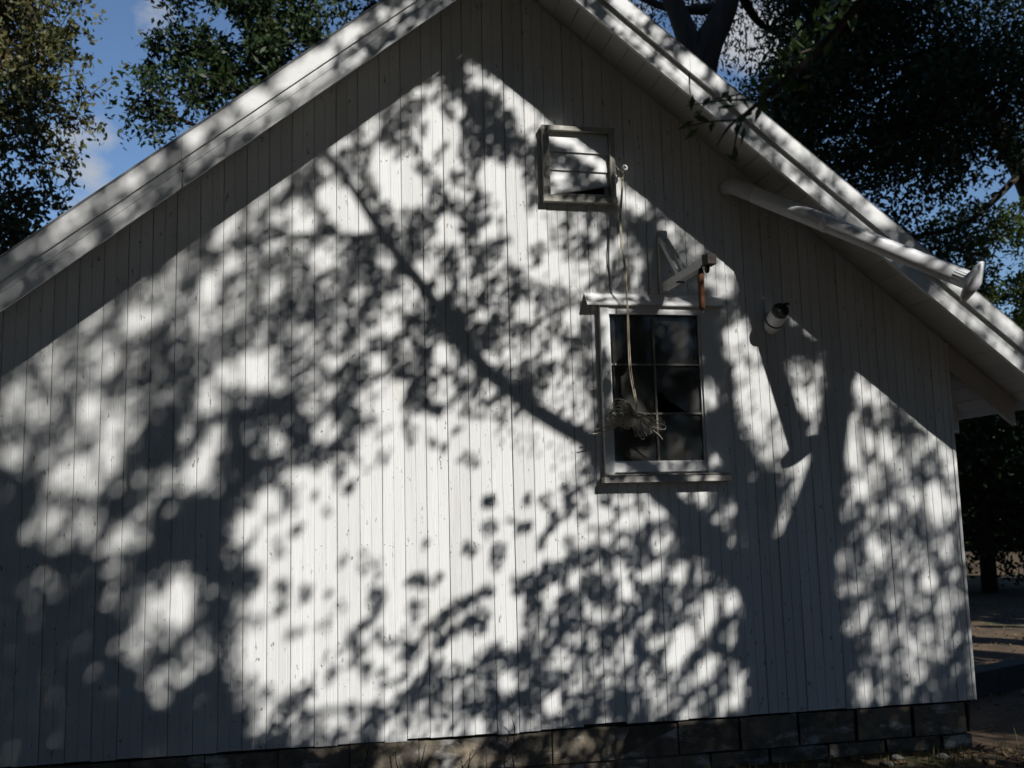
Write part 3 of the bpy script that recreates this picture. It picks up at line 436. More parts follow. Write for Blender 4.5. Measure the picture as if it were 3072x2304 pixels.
# ------------------------------------------------------------------ the tree in front of the wall (stands right of the viewer)
# Pattern of sun and shade this crown throws on the wall: gaps and leafy clumps measured along the wall (cm, cm, mm, mm, degrees, percent of sun let through)
GAPS = '''-200,282,41,37,0,70 -193,281,48,59,0,40 -204,271,68,40,40,70 -213,264,40,79,-15,85 -201,259,34,72,25,70 -194,259,27,36,0,50 -182,264,52,128,-8,85 -169,280,56,74,-15,80 -159,281,56,82,0,35 -176,294,35,67,-10,85 -188,290,28,44,0,40 -163,259,90,66,20,50 -223,257,40,43,0,50 -220,247,100,72,25,97 -210,251,54,50,0,75 -242,249,56,32,25,60 -249,242,49,32,15,75 -225,238,60,43,30,50 -187,244,34,101,15,75 -178,245,82,51,35,55 -168,249,90,51,20,60 -199,243,47,43,0,45 -195,238,41,36,0,35 -168,233,55,33,0,45 -158,235,49,29,0,50 -259,229,39,35,0,45 -266,221,71,56,30,75 -281,220,38,42,40,40 -246,228,59,42,20,50 -238,229,46,56,0,65 -236,222,59,49,0,75 -241,215,59,49,0,65 -263,211,83,49,0,45 -253,213,32,42,0,45 -221,225,30,43,-10,35 -209,226,33,57,0,30 -208,218,27,28,0,35 -206,211,33,42,0,30 -284,204,63,58,20,90 -274,195,70,62,0,60 -288,192,56,41,0,60 -266,195,45,62,-10,55 -272,188,51,41,0,50 -245,195,61,76,0,95 -253,201,39,28,0,35 -224,202,39,42,20,60 -229,196,98,35,25,50 -203,198,47,85,-35,35 -233,185,85,49,40,85 -246,184,39,41,0,65 -222,185,39,42,0,50 -171,214,51,86,15,90 -153,219,62,116,-10,90 -155,208,83,58,0,55 -181,200,54,99,0,90 -169,196,68,36,0,40 -192,187,40,42,0,30 -178,183,61,35,0,35 -232,183,46,97,-35,85 -224,181,39,56,-20,55 -235,167,65,103,0,90 -246,183,32,83,0,60 -256,177,32,68,-10,55 -267,167,41,61,-10,50 -286,169,62,47,0,60 -277,177,38,61,-35,30 -282,165,38,34,0,60 -254,158,128,75,30,85 -261,154,63,54,0,70 -244,152,51,61,-15,85 -254,149,76,34,0,50 -231,147,84,34,20,22 -274,145,44,40,20,30 -284,138,62,40,30,22 -264,131,69,74,-20,70 -245,130,45,108,-8,85 -258,123,57,60,0,50 -272,125,75,40,20,40 -219,134,39,41,0,45 -219,123,39,108,0,45 -227,120,39,74,-20,95 -234,116,45,34,30,60 -234,127,39,40,0,25 -231,104,58,47,0,35 -275,103,43,53,-25,35 -266,100,37,53,-35,20 -257,94,75,46,25,33 -250,100,57,46,20,25 -272,92,37,46,0,33 -230,91,51,60,-25,40 -214,153,33,62,0,50 -204,152,53,62,-25,40 -212,140,36,48,0,40 -209,135,33,41,0,30 -194,145,33,34,0,35 -199,136,40,55,-25,30 -218,164,39,62,0,20 -186,159,74,118,-30,85 -178,175,47,98,-20,80 -192,180,40,49,0,40 -169,169,61,42,40,55 -182,151,54,42,0,50 -155,180,41,36,0,45 -230,91,45,73,-25,40 -284,66,37,52,0,15 -262,60,37,58,0,8 -195,86,72,134,0,97 -207,81,78,93,20,85 -195,74,65,40,0,90 -212,74,71,60,30,60 -200,65,52,60,-35,40 -220,59,64,66,0,55 -211,64,32,66,-20,40 -185,60,66,73,0,45 -187,51,85,60,15,55 -205,40,45,98,-20,50 -193,45,71,66,20,50 -206,32,39,39,0,40 -210,18,45,39,0,12 -204,24,71,52,20,10 -54,140,408,376,20,100 -104,134,296,297,30,97 -132,111,289,229,35,95 -97,102,351,280,0,100 -125,90,412,172,0,95 -28,162,246,368,0,97 -57,173,256,183,0,85 -114,181,78,79,0,90 -86,173,93,159,0,85 -79,193,65,110,0,90 -64,184,146,88,0,70 -31,173,149,185,0,85 -128,152,118,64,0,85 -142,175,55,64,0,75 -155,181,41,36,0,45 -146,139,89,77,0,85 -156,125,115,90,30,90 -47,97,363,213,0,100 -145,265,49,133,-18,80 -162,264,56,74,0,60 -128,292,43,75,-5,60 -115,286,72,75,-10,85 -106,295,36,68,0,60 -129,239,71,51,15,75 -122,233,99,81,30,50 -141,238,42,146,0,35 -112,264,43,120,10,45 -119,277,43,75,0,45 -106,240,36,74,0,55 -163,234,48,36,0,35 -154,219,118,152,-30,90 -143,208,63,58,0,75 -160,208,69,65,0,60 -150,238,28,66,0,50 -136,253,35,44,0,30 -92,265,58,45,10,70 -101,255,43,60,-20,65 -90,257,58,45,0,65 -73,260,66,53,0,80 -62,265,67,122,-5,75 -52,257,34,46,0,70 -71,253,44,38,0,60 -78,287,44,107,20,60 -83,246,80,90,-40,85 -72,244,52,75,0,85 -92,235,58,67,-35,60 -96,227,101,44,35,65 -82,221,66,67,0,80 -109,221,79,51,15,80 -64,236,30,53,-20,60 -64,227,52,45,0,70 -51,235,82,60,35,40 -121,214,64,44,30,60 -115,203,92,58,30,60 -121,196,42,80,-25,70 -76,209,117,96,0,80 -89,198,94,95,0,70 -71,196,95,118,0,90 -39,228,67,83,0,80 -50,218,45,45,0,85 -26,218,60,68,0,60 -42,206,82,97,0,70 -16,251,46,84,0,80 -31,244,30,38,-20,40 -13,228,69,84,0,80 -14,205,53,83,0,70 -52,281,68,77,0,85 -43,268,53,92,0,80 -46,292,38,108,0,70 -27,287,61,101,0,75 -26,272,99,62,30,75 -18,274,69,116,-20,60 -29,261,91,46,20,50 -35,300,115,47,0,85 -12,301,70,47,0,80 -11,282,46,78,-30,60 -59,299,60,46,0,45 -75,280,44,69,0,40 -101,283,44,76,0,45 -158,282,56,74,0,40 -50,397,101,36,25,70 -42,400,31,49,0,50 -75,340,98,219,10,100 -98,316,162,131,-35,100 -109,325,88,100,0,95 -128,311,94,121,0,85 -83,307,44,46,0,60 -61,337,114,196,10,85 -42,366,131,264,0,95 -54,368,54,88,-10,85 -33,384,62,73,0,95 -47,385,46,48,0,80 -101,361,67,47,30,70 -85,370,53,87,-30,75 -109,356,44,39,30,70 -139,331,65,38,35,65 -146,325,64,46,30,70 -154,319,57,53,30,60 -170,305,56,97,-25,90 -113,344,37,54,0,75 -102,344,44,47,0,60 -96,334,37,46,0,65 -127,344,44,31,30,60 -34,342,85,159,0,75 -68,310,60,54,0,60 -36,308,76,117,-10,90 -35,289,84,85,0,75 -77,290,44,84,20,70 -112,288,94,98,0,60 -128,289,36,68,-10,60 -143,292,64,67,0,55 -141,312,64,68,0,65 -28,331,39,71,0,80 -68,323,60,54,0,80 -156,307,49,68,0,50 -167,284,56,52,0,60 -38,308,69,78,0,85 -39,340,92,127,0,65 -27,340,77,103,0,50 -9,339,86,152,0,90 4,330,95,240,0,98 7,302,110,197,0,95 19,310,103,159,0,85 -10,307,70,71,0,85 -41,293,68,77,0,60 -27,290,46,70,0,80 -43,269,60,92,0,85 -29,270,46,62,-30,50 4,292,55,63,0,85 22,283,158,134,0,80 34,287,119,119,0,85 59,313,81,89,-20,70 35,313,80,88,0,60 49,315,73,89,0,65 64,292,65,104,0,75 76,300,57,65,0,70 50,283,80,103,0,75 42,275,88,95,0,80 85,329,108,57,-40,97 89,330,50,49,0,97 77,340,41,99,10,80 6,271,86,109,0,75 10,255,70,93,0,85 -5,270,62,62,0,65 -16,251,46,69,0,80 -31,244,38,38,0,60 26,255,79,101,0,55 42,249,71,94,0,90 54,249,40,78,0,70 -2,240,46,46,0,70 11,233,85,85,0,70 28,230,86,85,0,80 -41,227,90,83,0,80 -16,228,53,61,0,80 1,227,69,69,0,75 52,231,48,62,0,60 42,223,55,39,0,60 21,240,70,77,0,55 110,314,50,53,0,75 117,306,76,66,0,50 127,297,47,49,0,50 86,289,45,89,0,50 83,280,41,80,0,50 56,274,48,48,0,70 75,290,49,72,0,50 45,298,48,48,0,50 27,299,103,48,0,60 54,265,72,32,0,90 69,265,65,32,0,90 90,267,49,32,0,30 81,266,49,32,0,60 62,240,40,204,0,90 61,252,32,71,0,50 28,318,88,72,0,75 -5,289,54,94,0,60 -7,323,70,103,0,75 -19,346,47,48,0,50 29,255,79,16,0,10 109,255,50,48,0,70 -7,139,376,242,30,100 -15,110,260,238,35,97 31,131,254,222,30,85 6,106,226,131,40,90 23,109,91,161,30,90 54,130,102,112,0,85 70,134,79,98,-20,80 91,133,96,121,20,85 74,123,118,67,25,80 58,112,55,44,0,90 46,111,85,66,30,85 42,117,62,81,0,80 71,108,47,67,0,60 94,109,64,82,-20,70 109,140,36,46,0,75 123,138,45,61,0,75 113,134,32,38,0,40 131,121,41,38,0,45 141,126,41,46,0,50 98,127,48,53,0,70 36,88,46,58,0,75 42,92,61,37,0,55 55,93,62,51,0,65 67,92,59,59,0,85 89,91,111,52,20,80 105,90,48,75,-25,85 119,90,40,90,0,50 71,80,59,66,0,95 59,85,47,73,0,55 82,87,63,59,0,70 22,79,57,108,-10,90 29,83,38,51,0,60 -22,71,37,64,0,70 -12,71,81,185,-10,95 -1,67,67,78,0,80 -7,55,74,71,0,85 14,59,82,78,-30,65 10,50,52,71,0,60 44,70,38,58,0,90 53,66,62,58,0,70 61,65,54,87,0,55 85,61,47,58,0,60 75,58,70,29,40,35 47,50,38,57,0,60 35,53,61,79,0,45 18,48,52,57,0,35 67,46,70,65,-15,70 27,42,60,64,-20,70 51,38,69,36,0,55 122,61,48,163,-15,95 107,49,79,81,0,97 100,40,71,102,-30,90 89,48,86,51,35,65 115,67,48,59,0,50 137,69,41,67,0,70 131,73,49,52,0,40 102,72,56,81,0,35 122,35,64,44,0,60 107,82,48,59,0,35 137,49,40,44,0,30 120,107,41,45,0,35 141,109,25,38,0,40 -7,29,66,70,0,85 -23,26,51,62,0,55 4,30,52,63,0,45 21,16,63,77,-10,92 19,26,45,35,0,45 -4,5,66,76,0,55 -25,3,51,75,0,80 9,4,44,62,0,65 18,3,37,42,0,45 -12,3,44,41,0,40 38,32,61,64,0,65 28,40,68,57,0,65 50,35,38,64,0,60 58,31,69,86,0,60 66,42,62,101,-15,65 34,25,83,49,0,55 23,35,45,42,0,50 45,26,38,50,0,40 67,25,54,29,0,50 55,23,46,43,0,45 81,28,47,86,20,60 87,14,78,86,0,55 120,31,56,80,-20,90 112,24,48,44,0,70 98,24,47,79,0,35 99,11,39,36,0,40 104,20,39,43,0,40 112,10,40,58,-20,40 106,3,55,43,30,65 132,9,56,51,0,75 36,13,45,42,0,30 55,1,46,35,0,50 65,1,38,28,0,50 7,22,37,63,0,35 2,15,37,42,0,20 79,3,46,28,0,25 136,22,24,44,0,40 92,33,39,29,0,30 155,217,59,64,0,85 166,211,77,104,0,90 173,216,34,72,20,90 158,201,85,87,0,80 172,198,94,104,15,90 164,182,59,95,0,97 158,190,51,71,-20,70 176,182,77,79,0,55 170,169,68,102,0,65 178,171,51,95,0,75 187,169,43,71,20,85 182,176,34,48,0,60 169,154,51,31,0,30 176,155,51,47,0,30 192,155,94,63,0,75 194,146,51,55,0,70 191,138,77,55,0,65 195,136,43,39,0,80 192,216,52,49,20,60 200,216,61,65,0,50 209,216,44,89,0,50 198,199,52,105,25,85 205,201,35,89,0,75 203,190,43,64,0,60 204,177,26,48,25,60 241,207,62,98,0,85 249,202,98,49,-40,97 239,198,44,49,0,55 252,191,54,65,0,50 233,182,44,113,0,55 230,166,53,160,0,85 242,171,53,81,0,80 255,167,62,97,15,90 256,161,62,48,0,80 244,150,71,88,0,55 235,140,70,79,0,92 233,156,44,88,10,70 243,144,53,72,0,70 261,184,36,49,0,20 265,151,54,89,20,65 261,154,54,73,0,60 284,169,63,49,20,75 290,171,46,41,0,55 276,162,36,49,0,60 265,168,45,32,0,30 300,164,55,74,-45,97 302,153,41,73,0,85 288,153,91,41,0,40 272,133,63,88,0,75 265,137,62,48,0,55 256,126,44,48,0,95 245,124,79,55,0,55 289,129,81,137,0,90 299,125,45,64,0,80 303,137,27,89,0,60 292,118,63,48,0,55 225,130,35,47,0,50 227,123,61,47,0,35 236,116,52,47,0,35 247,134,53,48,0,25 258,116,71,48,0,25 180,116,51,54,0,80 179,125,34,70,0,40 187,106,51,46,0,97 184,96,42,61,0,40 130,198,42,63,0,70 125,138,41,61,0,75 141,126,49,54,0,60 131,121,41,38,0,40 142,108,37,46,0,45 146,101,33,30,0,25 144,142,41,46,0,30 129,156,49,39,0,45 127,216,33,48,0,30 139,157,33,31,0,30 241,101,48,86,5,85 245,97,44,47,0,85 256,99,70,63,0,45 270,97,62,63,0,35 286,100,36,56,0,55 294,99,45,88,0,85 218,94,43,54,0,75 220,103,34,47,0,35 230,95,26,47,0,25 224,109,35,31,0,30 268,108,36,32,0,40 238,88,43,70,0,40 247,90,39,39,0,60 261,89,44,63,0,50 278,89,107,55,0,50 279,78,53,71,-15,85 298,81,36,32,0,55 253,82,35,39,0,35 230,85,43,46,0,35 226,76,34,39,0,70 219,74,43,46,-30,50 214,67,26,61,0,40 254,68,61,54,20,65 263,72,44,93,0,50 272,63,53,47,0,60 291,64,71,102,-30,65 229,58,52,84,-35,65 219,50,43,38,0,40 214,60,43,53,0,20 235,71,35,46,0,35 243,76,35,31,0,25 301,63,36,47,0,40 259,53,35,62,0,50 258,44,61,54,0,60 274,45,53,54,0,65 242,43,52,99,15,65 264,37,44,46,0,85 269,31,79,54,0,60 243,30,34,53,0,45 256,26,69,69,0,60 288,47,44,85,0,65 294,41,45,31,0,40 283,32,53,69,-30,50 234,37,51,46,0,35 213,40,34,45,0,35 265,19,61,76,-30,50 255,8,69,53,30,40 227,12,43,75,0,70 240,11,43,68,-20,35 280,15,35,54,30,30 292,19,27,31,0,30 298,16,27,46,0,40 211,25,25,68,0,20 214,30,34,45,0,20 218,6,34,37,0,30 141,19,40,110,10,80 134,8,88,51,20,75 140,71,49,75,-10,80 123,65,48,134,-15,95 138,50,41,52,0,45 121,32,48,80,-20,80 160,4,53,44,0,75 160,16,33,44,0,20 119,50,32,44,0,50 130,74,49,37,0,40 -18,415,50,62,-20,60 -16,406,59,51,0,75 -5,404,70,51,-40,80 9,393,110,82,-40,97 17,378,90,82,-40,90 -59,-7,141,40,8,90 -35,-6,107,34,5,70 -77,-11,90,47,0,60 -135,-6,27,33,0,35 -118,-7,41,33,0,25 -42,-15,107,34,0,50 -28,-11,72,61,0,70 -18,-13,43,48,0,60 -2,-16,58,48,0,40 9,-10,44,55,0,30 28,-13,82,55,0,45 38,-10,68,42,25,75 22,-6,74,28,10,45 51,-16,53,63,0,35 63,-14,46,42,0,40 94,-9,55,57,0,20 84,-22,39,49,0,40 153,-7,39,71,0,60 130,-9,39,52,0,35 202,-21,45,27,0,80 190,-27,30,53,0,60 244,-2,36,18,0,40 234,-13,41,36,0,25 282,-6,37,55,-20,35 153,-25,49,26,0,60 164,-27,79,35,0,35 225,-25,41,27,0,30 -5,284,644,713,0,40 -67,342,480,564,0,35 -89,240,805,618,0,27 -219,228,771,353,32,20 63,74,816,706,20,18 263,77,414,863,0,16 -128,63,321,433,-25,95 -109,81,499,420,0,95 -98,32,325,244,20,85 -139,21,130,110,0,80 -61,51,433,383,30,75 -26,68,364,312,20,85 -71,8,194,94,0,75 -46,8,237,113,10,70 -146,14,111,91,0,50 -100,8,209,74,0,50 -35,28,219,172,30,55 -117,12,169,92,0,55 5,180,254,249,0,60 17,168,297,269,0,80 35,188,173,315,0,70 68,215,62,97,0,75 67,229,49,86,0,50 73,194,122,96,0,75 86,186,134,64,-25,60 65,171,48,53,0,40 83,164,78,38,0,65 113,241,60,88,0,60 115,226,55,77,0,45 106,168,63,68,0,45 123,196,32,108,0,70 101,219,91,65,0,35 114,162,68,38,0,40 69,156,131,29,0,70 100,156,112,25,0,50 66,150,131,21,0,80 91,150,133,21,0,80 113,150,112,21,0,50 102,254,68,26,0,70 70,256,67,31,0,70 73,344,37,36,0,100 147,287,58,68,-30,95 137,287,38,49,0,75 138,277,64,55,0,60 147,274,70,49,20,80 138,269,57,24,0,65 154,252,38,37,0,50 149,240,70,79,-10,85 158,243,45,91,20,90 151,230,70,66,0,75 163,230,51,79,20,90 137,251,32,24,0,30 126,296,38,37,0,50 116,307,57,49,0,55 109,315,38,40,0,80 118,289,57,43,0,40 20,382,65,87,-35,97 18,372,35,51,0,90 26,379,61,31,-40,90 41,377,143,31,0,98 40,368,132,56,-20,98 55,359,113,56,-25,98 64,352,77,56,-20,95 62,346,46,46,0,70 35,340,55,66,20,85 28,353,30,30,0,40 72,355,31,62,0,80 75,338,46,67,0,85 87,330,73,62,-20,98 109,314,42,44,0,80 12,386,40,41,0,80'''
CLUMPS = '''-100,146,32,39,0,15 -129,123,35,56,-35,35 -140,111,34,62,0,50 -112,134,24,35,0,50 -104,103,28,42,-20,35 -91,102,35,84,0,60 -84,97,42,84,0,65 -135,144,41,56,20,30 -119,144,28,28,0,50 -154,120,27,28,0,45 -54,113,29,32,0,30 -29,110,29,43,15,25 -26,107,29,29,0,20 -15,136,45,37,0,30 -16,121,45,51,-30,30 -27,162,67,59,0,55 -11,103,45,79,-30,35 -59,91,65,49,30,25 -47,92,65,21,35,45 -29,79,146,28,20,10 -50,173,29,44,0,45 -42,169,22,37,0,25 -34,180,52,22,40,30 -64,179,36,95,15,45 -28,191,45,45,-30,30 -20,188,30,30,0,40 -79,164,58,43,0,60 -81,180,18,29,0,30 -84,185,22,22,0,20 -92,183,43,58,0,15 -97,192,43,51,0,15 -98,170,64,36,30,45 -105,156,42,86,0,55 -63,195,51,44,0,20 -119,163,49,57,0,20 -121,185,56,43,0,30 -159,94,81,123,-40,10 -138,91,41,48,0,20 -125,86,41,55,0,40 -112,86,35,21,0,40 -84,83,56,56,-30,35 -161,157,136,182,-20,5 -134,181,42,107,0,15 -149,190,83,71,0,10 -156,91,94,41,40,8 -138,91,41,34,0,15 -138,79,34,55,0,30 -125,85,34,55,0,45 -153,70,67,27,0,50 -132,64,54,34,0,35 -114,68,55,21,40,45 -105,78,35,41,0,70 -84,78,42,70,-20,20 -90,67,77,35,35,10 -98,59,42,69,-20,20 -83,59,35,48,0,10 -73,55,64,21,0,20 -97,45,62,27,35,35 -90,40,35,41,-20,15 -81,39,35,34,0,30 -110,40,27,47,0,40 -92,53,42,41,0,30 -64,51,64,42,20,15 -147,31,53,40,-30,10 -129,29,81,33,30,8 -137,23,40,40,0,20 -99,19,28,54,0,20 -85,14,49,88,0,10 -89,5,69,74,0,20 -122,11,68,87,0,30 -143,7,53,40,0,30 -106,5,62,53,35,30 -159,10,59,131,0,5 -151,4,166,33,-3,15 -125,4,108,40,0,30 -70,22,70,34,40,20 -58,28,92,69,30,8 -52,36,43,90,0,15 -74,55,42,21,0,20 -66,46,43,34,20,20 -76,33,84,20,0,35 -48,65,108,42,30,10 -37,73,145,28,25,15 -25,81,95,21,25,20 -33,63,145,35,25,15 -46,55,65,42,25,15 -21,66,37,92,0,30 -57,90,50,49,0,40 -50,89,58,28,40,50 -17,46,88,42,30,10 -34,35,181,35,25,20 -16,28,44,139,0,15 -50,23,57,55,0,15 -30,17,65,62,0,25 -62,76,43,42,0,40 -48,40,43,42,0,30 -70,6,70,34,30,50 -161,34,80,60,0,20 -147,278,71,59,40,25 -138,287,92,30,30,25 -131,255,121,59,20,15 -146,250,77,59,0,10 -114,250,65,52,0,15 -144,235,35,66,0,10 -157,229,97,18,0,10 -112,241,43,67,0,20 -98,240,43,67,0,20 -105,261,58,45,40,20 -99,267,29,45,0,20 -87,283,51,122,0,10 -81,268,81,61,0,8 -89,254,44,75,0,20 -87,246,51,37,0,10 -80,234,66,45,0,10 -70,237,88,30,40,10 -99,217,86,44,20,10 -107,214,100,37,30,10 -97,210,79,37,0,10 -115,217,43,22,0,10 -99,203,79,29,40,15 -78,215,87,22,30,15 -63,200,44,67,0,12 -61,221,74,37,20,15 -53,226,52,75,0,10 -54,214,30,112,0,15 -41,249,150,99,0,4 -30,237,98,99,0,4 -67,213,81,30,0,25 -50,209,45,30,0,20 -109,192,92,22,0,10 -96,191,29,44,0,15 -138,198,105,79,0,10 -160,195,89,93,0,5 -137,186,84,72,0,10 -38,262,68,38,20,10 -35,285,46,101,0,15 -21,284,31,47,0,20 -17,295,100,39,20,12 -33,254,98,46,0,8 -24,244,46,46,0,15 -49,271,45,31,0,10 -11,272,39,39,0,25 -13,241,77,61,0,12 -60,218,30,45,0,20 -41,294,23,47,-40,35 -134,261,43,37,0,20 -42,330,31,71,0,30 -16,330,31,40,0,15 -27,316,77,47,-20,20 -24,309,54,71,-30,10 -18,311,46,39,0,20 -3,300,70,39,20,12 -13,293,85,47,0,10 -36,287,46,85,30,12 -18,283,54,78,-20,12 -12,272,46,47,0,20 5,270,54,93,-15,12 -35,265,45,61,-30,15 19,273,87,20,-20,35 22,265,39,47,0,30 -24,299,54,70,0,40 19,294,47,71,0,45 45,294,88,40,20,35 58,320,41,89,-35,35 64,310,49,89,0,30 63,277,73,40,25,25 57,281,48,40,0,40 78,284,49,160,0,30 68,326,74,41,0,30 -6,249,85,54,0,15 7,243,85,46,20,15 11,240,47,46,0,30 33,242,71,39,0,35 23,233,39,46,0,35 49,240,48,117,0,25 -15,238,84,84,0,6 -29,232,83,83,0,8 -39,252,98,84,0,5 -17,261,46,54,0,15 -29,254,68,38,30,20 29,257,47,101,0,45 16,327,24,80,0,50 14,285,31,47,0,70 39,312,24,56,0,40 6,281,31,47,0,30 -38,385,31,48,0,20 -35,380,23,32,0,25 -38,361,23,32,0,20 -52,345,53,55,0,30 -44,354,31,48,0,35 -42,328,23,86,0,25 -67,357,38,32,0,30 -64,374,61,48,0,30 -52,371,23,64,-20,30 -75,367,60,87,0,10 -76,318,45,39,0,12 -34,320,61,31,20,20 -75,300,74,77,0,8 -98,350,67,39,0,30 -122,340,29,39,0,25 -119,337,22,46,0,25 -131,336,43,31,0,25 -134,330,43,46,0,45 -142,320,50,45,0,30 -151,309,43,45,30,25 -125,317,29,46,0,55 -84,328,45,62,0,20 -54,312,61,70,0,20 -59,296,68,85,0,20 -38,291,46,62,-30,30 -85,292,66,46,0,25 -99,293,51,68,0,35 -135,286,43,67,0,25 -158,296,63,37,0,15 -167,296,49,30,20,15 -31,340,54,48,0,50 -16,136,45,51,-15,20 9,137,30,37,-30,20 19,136,38,44,-30,45 -3,125,26,26,0,25 6,120,53,44,0,30 -14,121,45,51,-30,35 -11,106,45,65,0,40 -28,108,44,43,-30,20 35,137,46,97,0,12 43,143,31,45,0,20 26,125,31,59,0,12 22,118,38,29,0,15 17,110,30,58,-30,35 53,148,39,60,0,10 44,128,47,45,0,40 34,111,38,44,0,35 59,136,31,37,0,30 68,129,55,30,0,25 81,132,48,53,0,50 71,141,24,45,0,50 90,118,112,45,20,10 80,111,63,60,0,10 50,105,85,44,20,10 38,101,69,44,0,8 27,95,84,44,30,10 11,87,120,43,0,8 2,84,45,43,0,20 10,76,53,93,0,8 46,84,62,80,0,6 75,99,71,59,0,10 69,103,71,30,0,15 -23,80,110,28,15,10 -28,66,44,56,0,10 33,71,84,108,20,6 54,77,100,66,0,10 87,77,87,81,0,5 74,71,86,44,0,10 61,57,100,58,0,6 89,55,71,44,0,8 78,46,47,87,0,6 100,99,48,82,0,8 114,113,97,211,0,6 131,102,73,151,0,6 79,81,47,44,0,30 21,56,45,93,20,12 -11,45,118,42,0,6 4,45,67,56,0,15 33,47,30,29,0,20 115,78,72,45,0,15 90,41,71,29,20,10 129,50,73,81,0,6 118,41,72,51,20,8 58,114,31,52,0,80 6,66,22,64,-30,35 58,102,86,37,0,30'''
EDGE = '''-282,242,41,54,0,60 -275,251,61,58,0,75 -264,257,54,42,0,45 -246,272,51,60,0,90 -235,281,47,51,0,50 -214,298,64,61,0,92 -205,304,49,53,0,50 -197,310,53,53,0,60 -182,321,99,67,30,97 -157,339,169,68,35,95 -146,349,102,64,30,95 -182,310,91,25,33,80 -171,318,92,25,33,80 -157,327,93,25,33,70 -145,337,85,25,33,70 -203,294,65,24,33,50 -250,255,46,21,33,70 -269,237,61,25,33,70 -216,283,64,26,33,40 -256,265,46,42,0,40 -296,240,45,41,0,25 -229,286,47,43,0,35 -130,364,113,60,33,95 -106,378,62,56,0,65 -125,351,95,26,33,70 -112,362,79,24,33,40 -94,384,63,47,0,35 -98,373,80,26,33,35 38,397,77,66,-40,97 48,390,77,54,-40,80 62,378,54,48,-40,75 82,360,90,66,-40,100 98,350,48,54,-30,75 41,381,117,36,-40,85 53,372,95,30,-40,85 66,361,71,30,-40,85 78,352,90,30,-40,95 87,344,66,30,-40,85 118,333,55,42,0,60 129,325,55,36,0,65 141,319,80,54,-40,85 125,332,61,50,0,60 136,323,82,60,-40,75 151,310,124,60,-40,92 165,297,94,50,-40,75 184,285,116,60,-40,95 202,269,117,60,-40,97 144,303,113,30,-40,60 129,307,92,30,-40,35 150,289,124,34,-40,80 168,281,114,30,-40,60 193,266,95,30,-40,60 252,227,110,46,-40,95 262,220,90,46,-40,95 273,211,91,46,-40,60 288,199,122,55,-40,85 251,213,150,27,-40,80 270,199,131,27,-40,80 284,186,121,36,-40,85 207,243,59,18,-40,70 292,175,91,36,-40,60'''
def ell(s): return [[float(v) for v in q.split(',')] for q in s.split()]
du = .02; U0, U1, W0, W1 = -3.5, 3.8, -.75, 5.0
nu, nw = int((U1-U0)/du), int((W1-W0)/du)
uu, ww = np.meshgrid(U0+du*(np.arange(nu)+.5), W0+du*(np.arange(nw)+.5))
def paint(T, L, dark):
    for cu, cw, r, s, g, v in L:
        cu, cw, r, s, v = cu/100, cw/100, r/1000, s/1000, v/100; R_ = max(r, s)*1.3
        i0, i1 = max(int((cu-R_-U0)/du), 0), min(int((cu+R_-U0)/du)+2, nu); j0, j1 = max(int((cw-R_-W0)/du), 0), min(int((cw+R_-W0)/du)+2, nw)
        if i1 <= i0 or j1 <= j0: continue
        a, b = uu[j0:j1, i0:i1]-cu, ww[j0:j1, i0:i1]-cw; c_, s_ = math.cos(math.radians(g)), math.sin(math.radians(g))
        e = np.sqrt(((a*c_+b*s_)/r)**2+((-a*s_+b*c_)/s)**2); k = np.clip((1.25-e)/.45, 0, 1); P = T[j0:j1, i0:i1]
        T[j0:j1, i0:i1] = np.minimum(P, P*(1-k)+v*k) if dark else np.maximum(P, v*k)
wallT = np.zeros_like(uu); paint(wallT, ell(GAPS), False); paint(wallT, ell(CLUMPS), True)
edgeT = np.full_like(uu, .12); paint(edgeT, ell(EDGE), False)
fx, fz = uu+A_*OV, ww+B_*OV; ab = np.abs(fx-x0_)
onedge = (fz > HL-m_*ab-.01) & (fz < HU-m_*ab+.02)
onwall = (fz < HL-m_*ab) & (np.abs(uu) < 3.06) & (ww > -.4)
wallT, edgeT = wallT**1.32, edgeT**1.3
wallT = wallT+.6*(wallT*wallT*(3-2*wallT)-wallT)
goal = np.where(onedge, edgeT, np.where(onwall, wallT, .25)); wt = np.where(onedge | onwall, 1., .04)
wt[(ww < -.4)] = .03
wt[(np.abs(uu-.47) < .3) & (np.abs(ww-3.5) < .3)] *= 2.5
wt[onwall & (fz > HL-m_*ab-.22) & (uu > -.35) & (uu < 1.3)] *= 2.
SM = goal.copy()
for _ in range(3): SM = (SM+np.roll(SM, 3, 0)+np.roll(SM, -3, 0)+np.roll(SM, 3, 1)+np.roll(SM, -3, 1))/5
goal = np.where((SM < .05) & (wt > .5), -.14, goal)
T = np.ones_like(uu)
def lift(u, w, s): return Vector((u+A_*s, -s, w+B_*s))
def shade_line(pts, r, blur):
    global T
    for (ua, wa), (ub, wb), ra, rb in zip(pts[:-1], pts[1:], r[:-1], r[1:]):
        d2 = (ub-ua)**2+(wb-wa)**2; t = np.clip(((uu-ua)*(ub-ua)+(ww-wa)*(wb-wa))/max(d2, 1e-6), 0, 1)
        dist = np.hypot(uu-ua-t*(ub-ua), ww-wa-t*(wb-wa)); rr = ra+(rb-ra)*t
        T = np.minimum(T, 1-np.clip((rr+blur-dist)/(2*blur), 0, 1)*np.minimum(1, rr/blur))
shade = thing('shade_tree', (4.6, -5, -.4), 'leafy tree in front of the wall, its drooping twig showing before the right roof edge', 'tree')
tr = MB()
tk = [(1.71, -.22, .27), (1.75, .08, .262), (1.82, .69, .24), (1.96, 1.11, .2), (2.1, 1.54, .13), (2.22, 1.98, .1), (2.31, 2.32, .085), (2.4, 2.78, .07), (2.5, 3.4, .05)]
TP = [lift(u, w, 5) for u, w, r in tk]
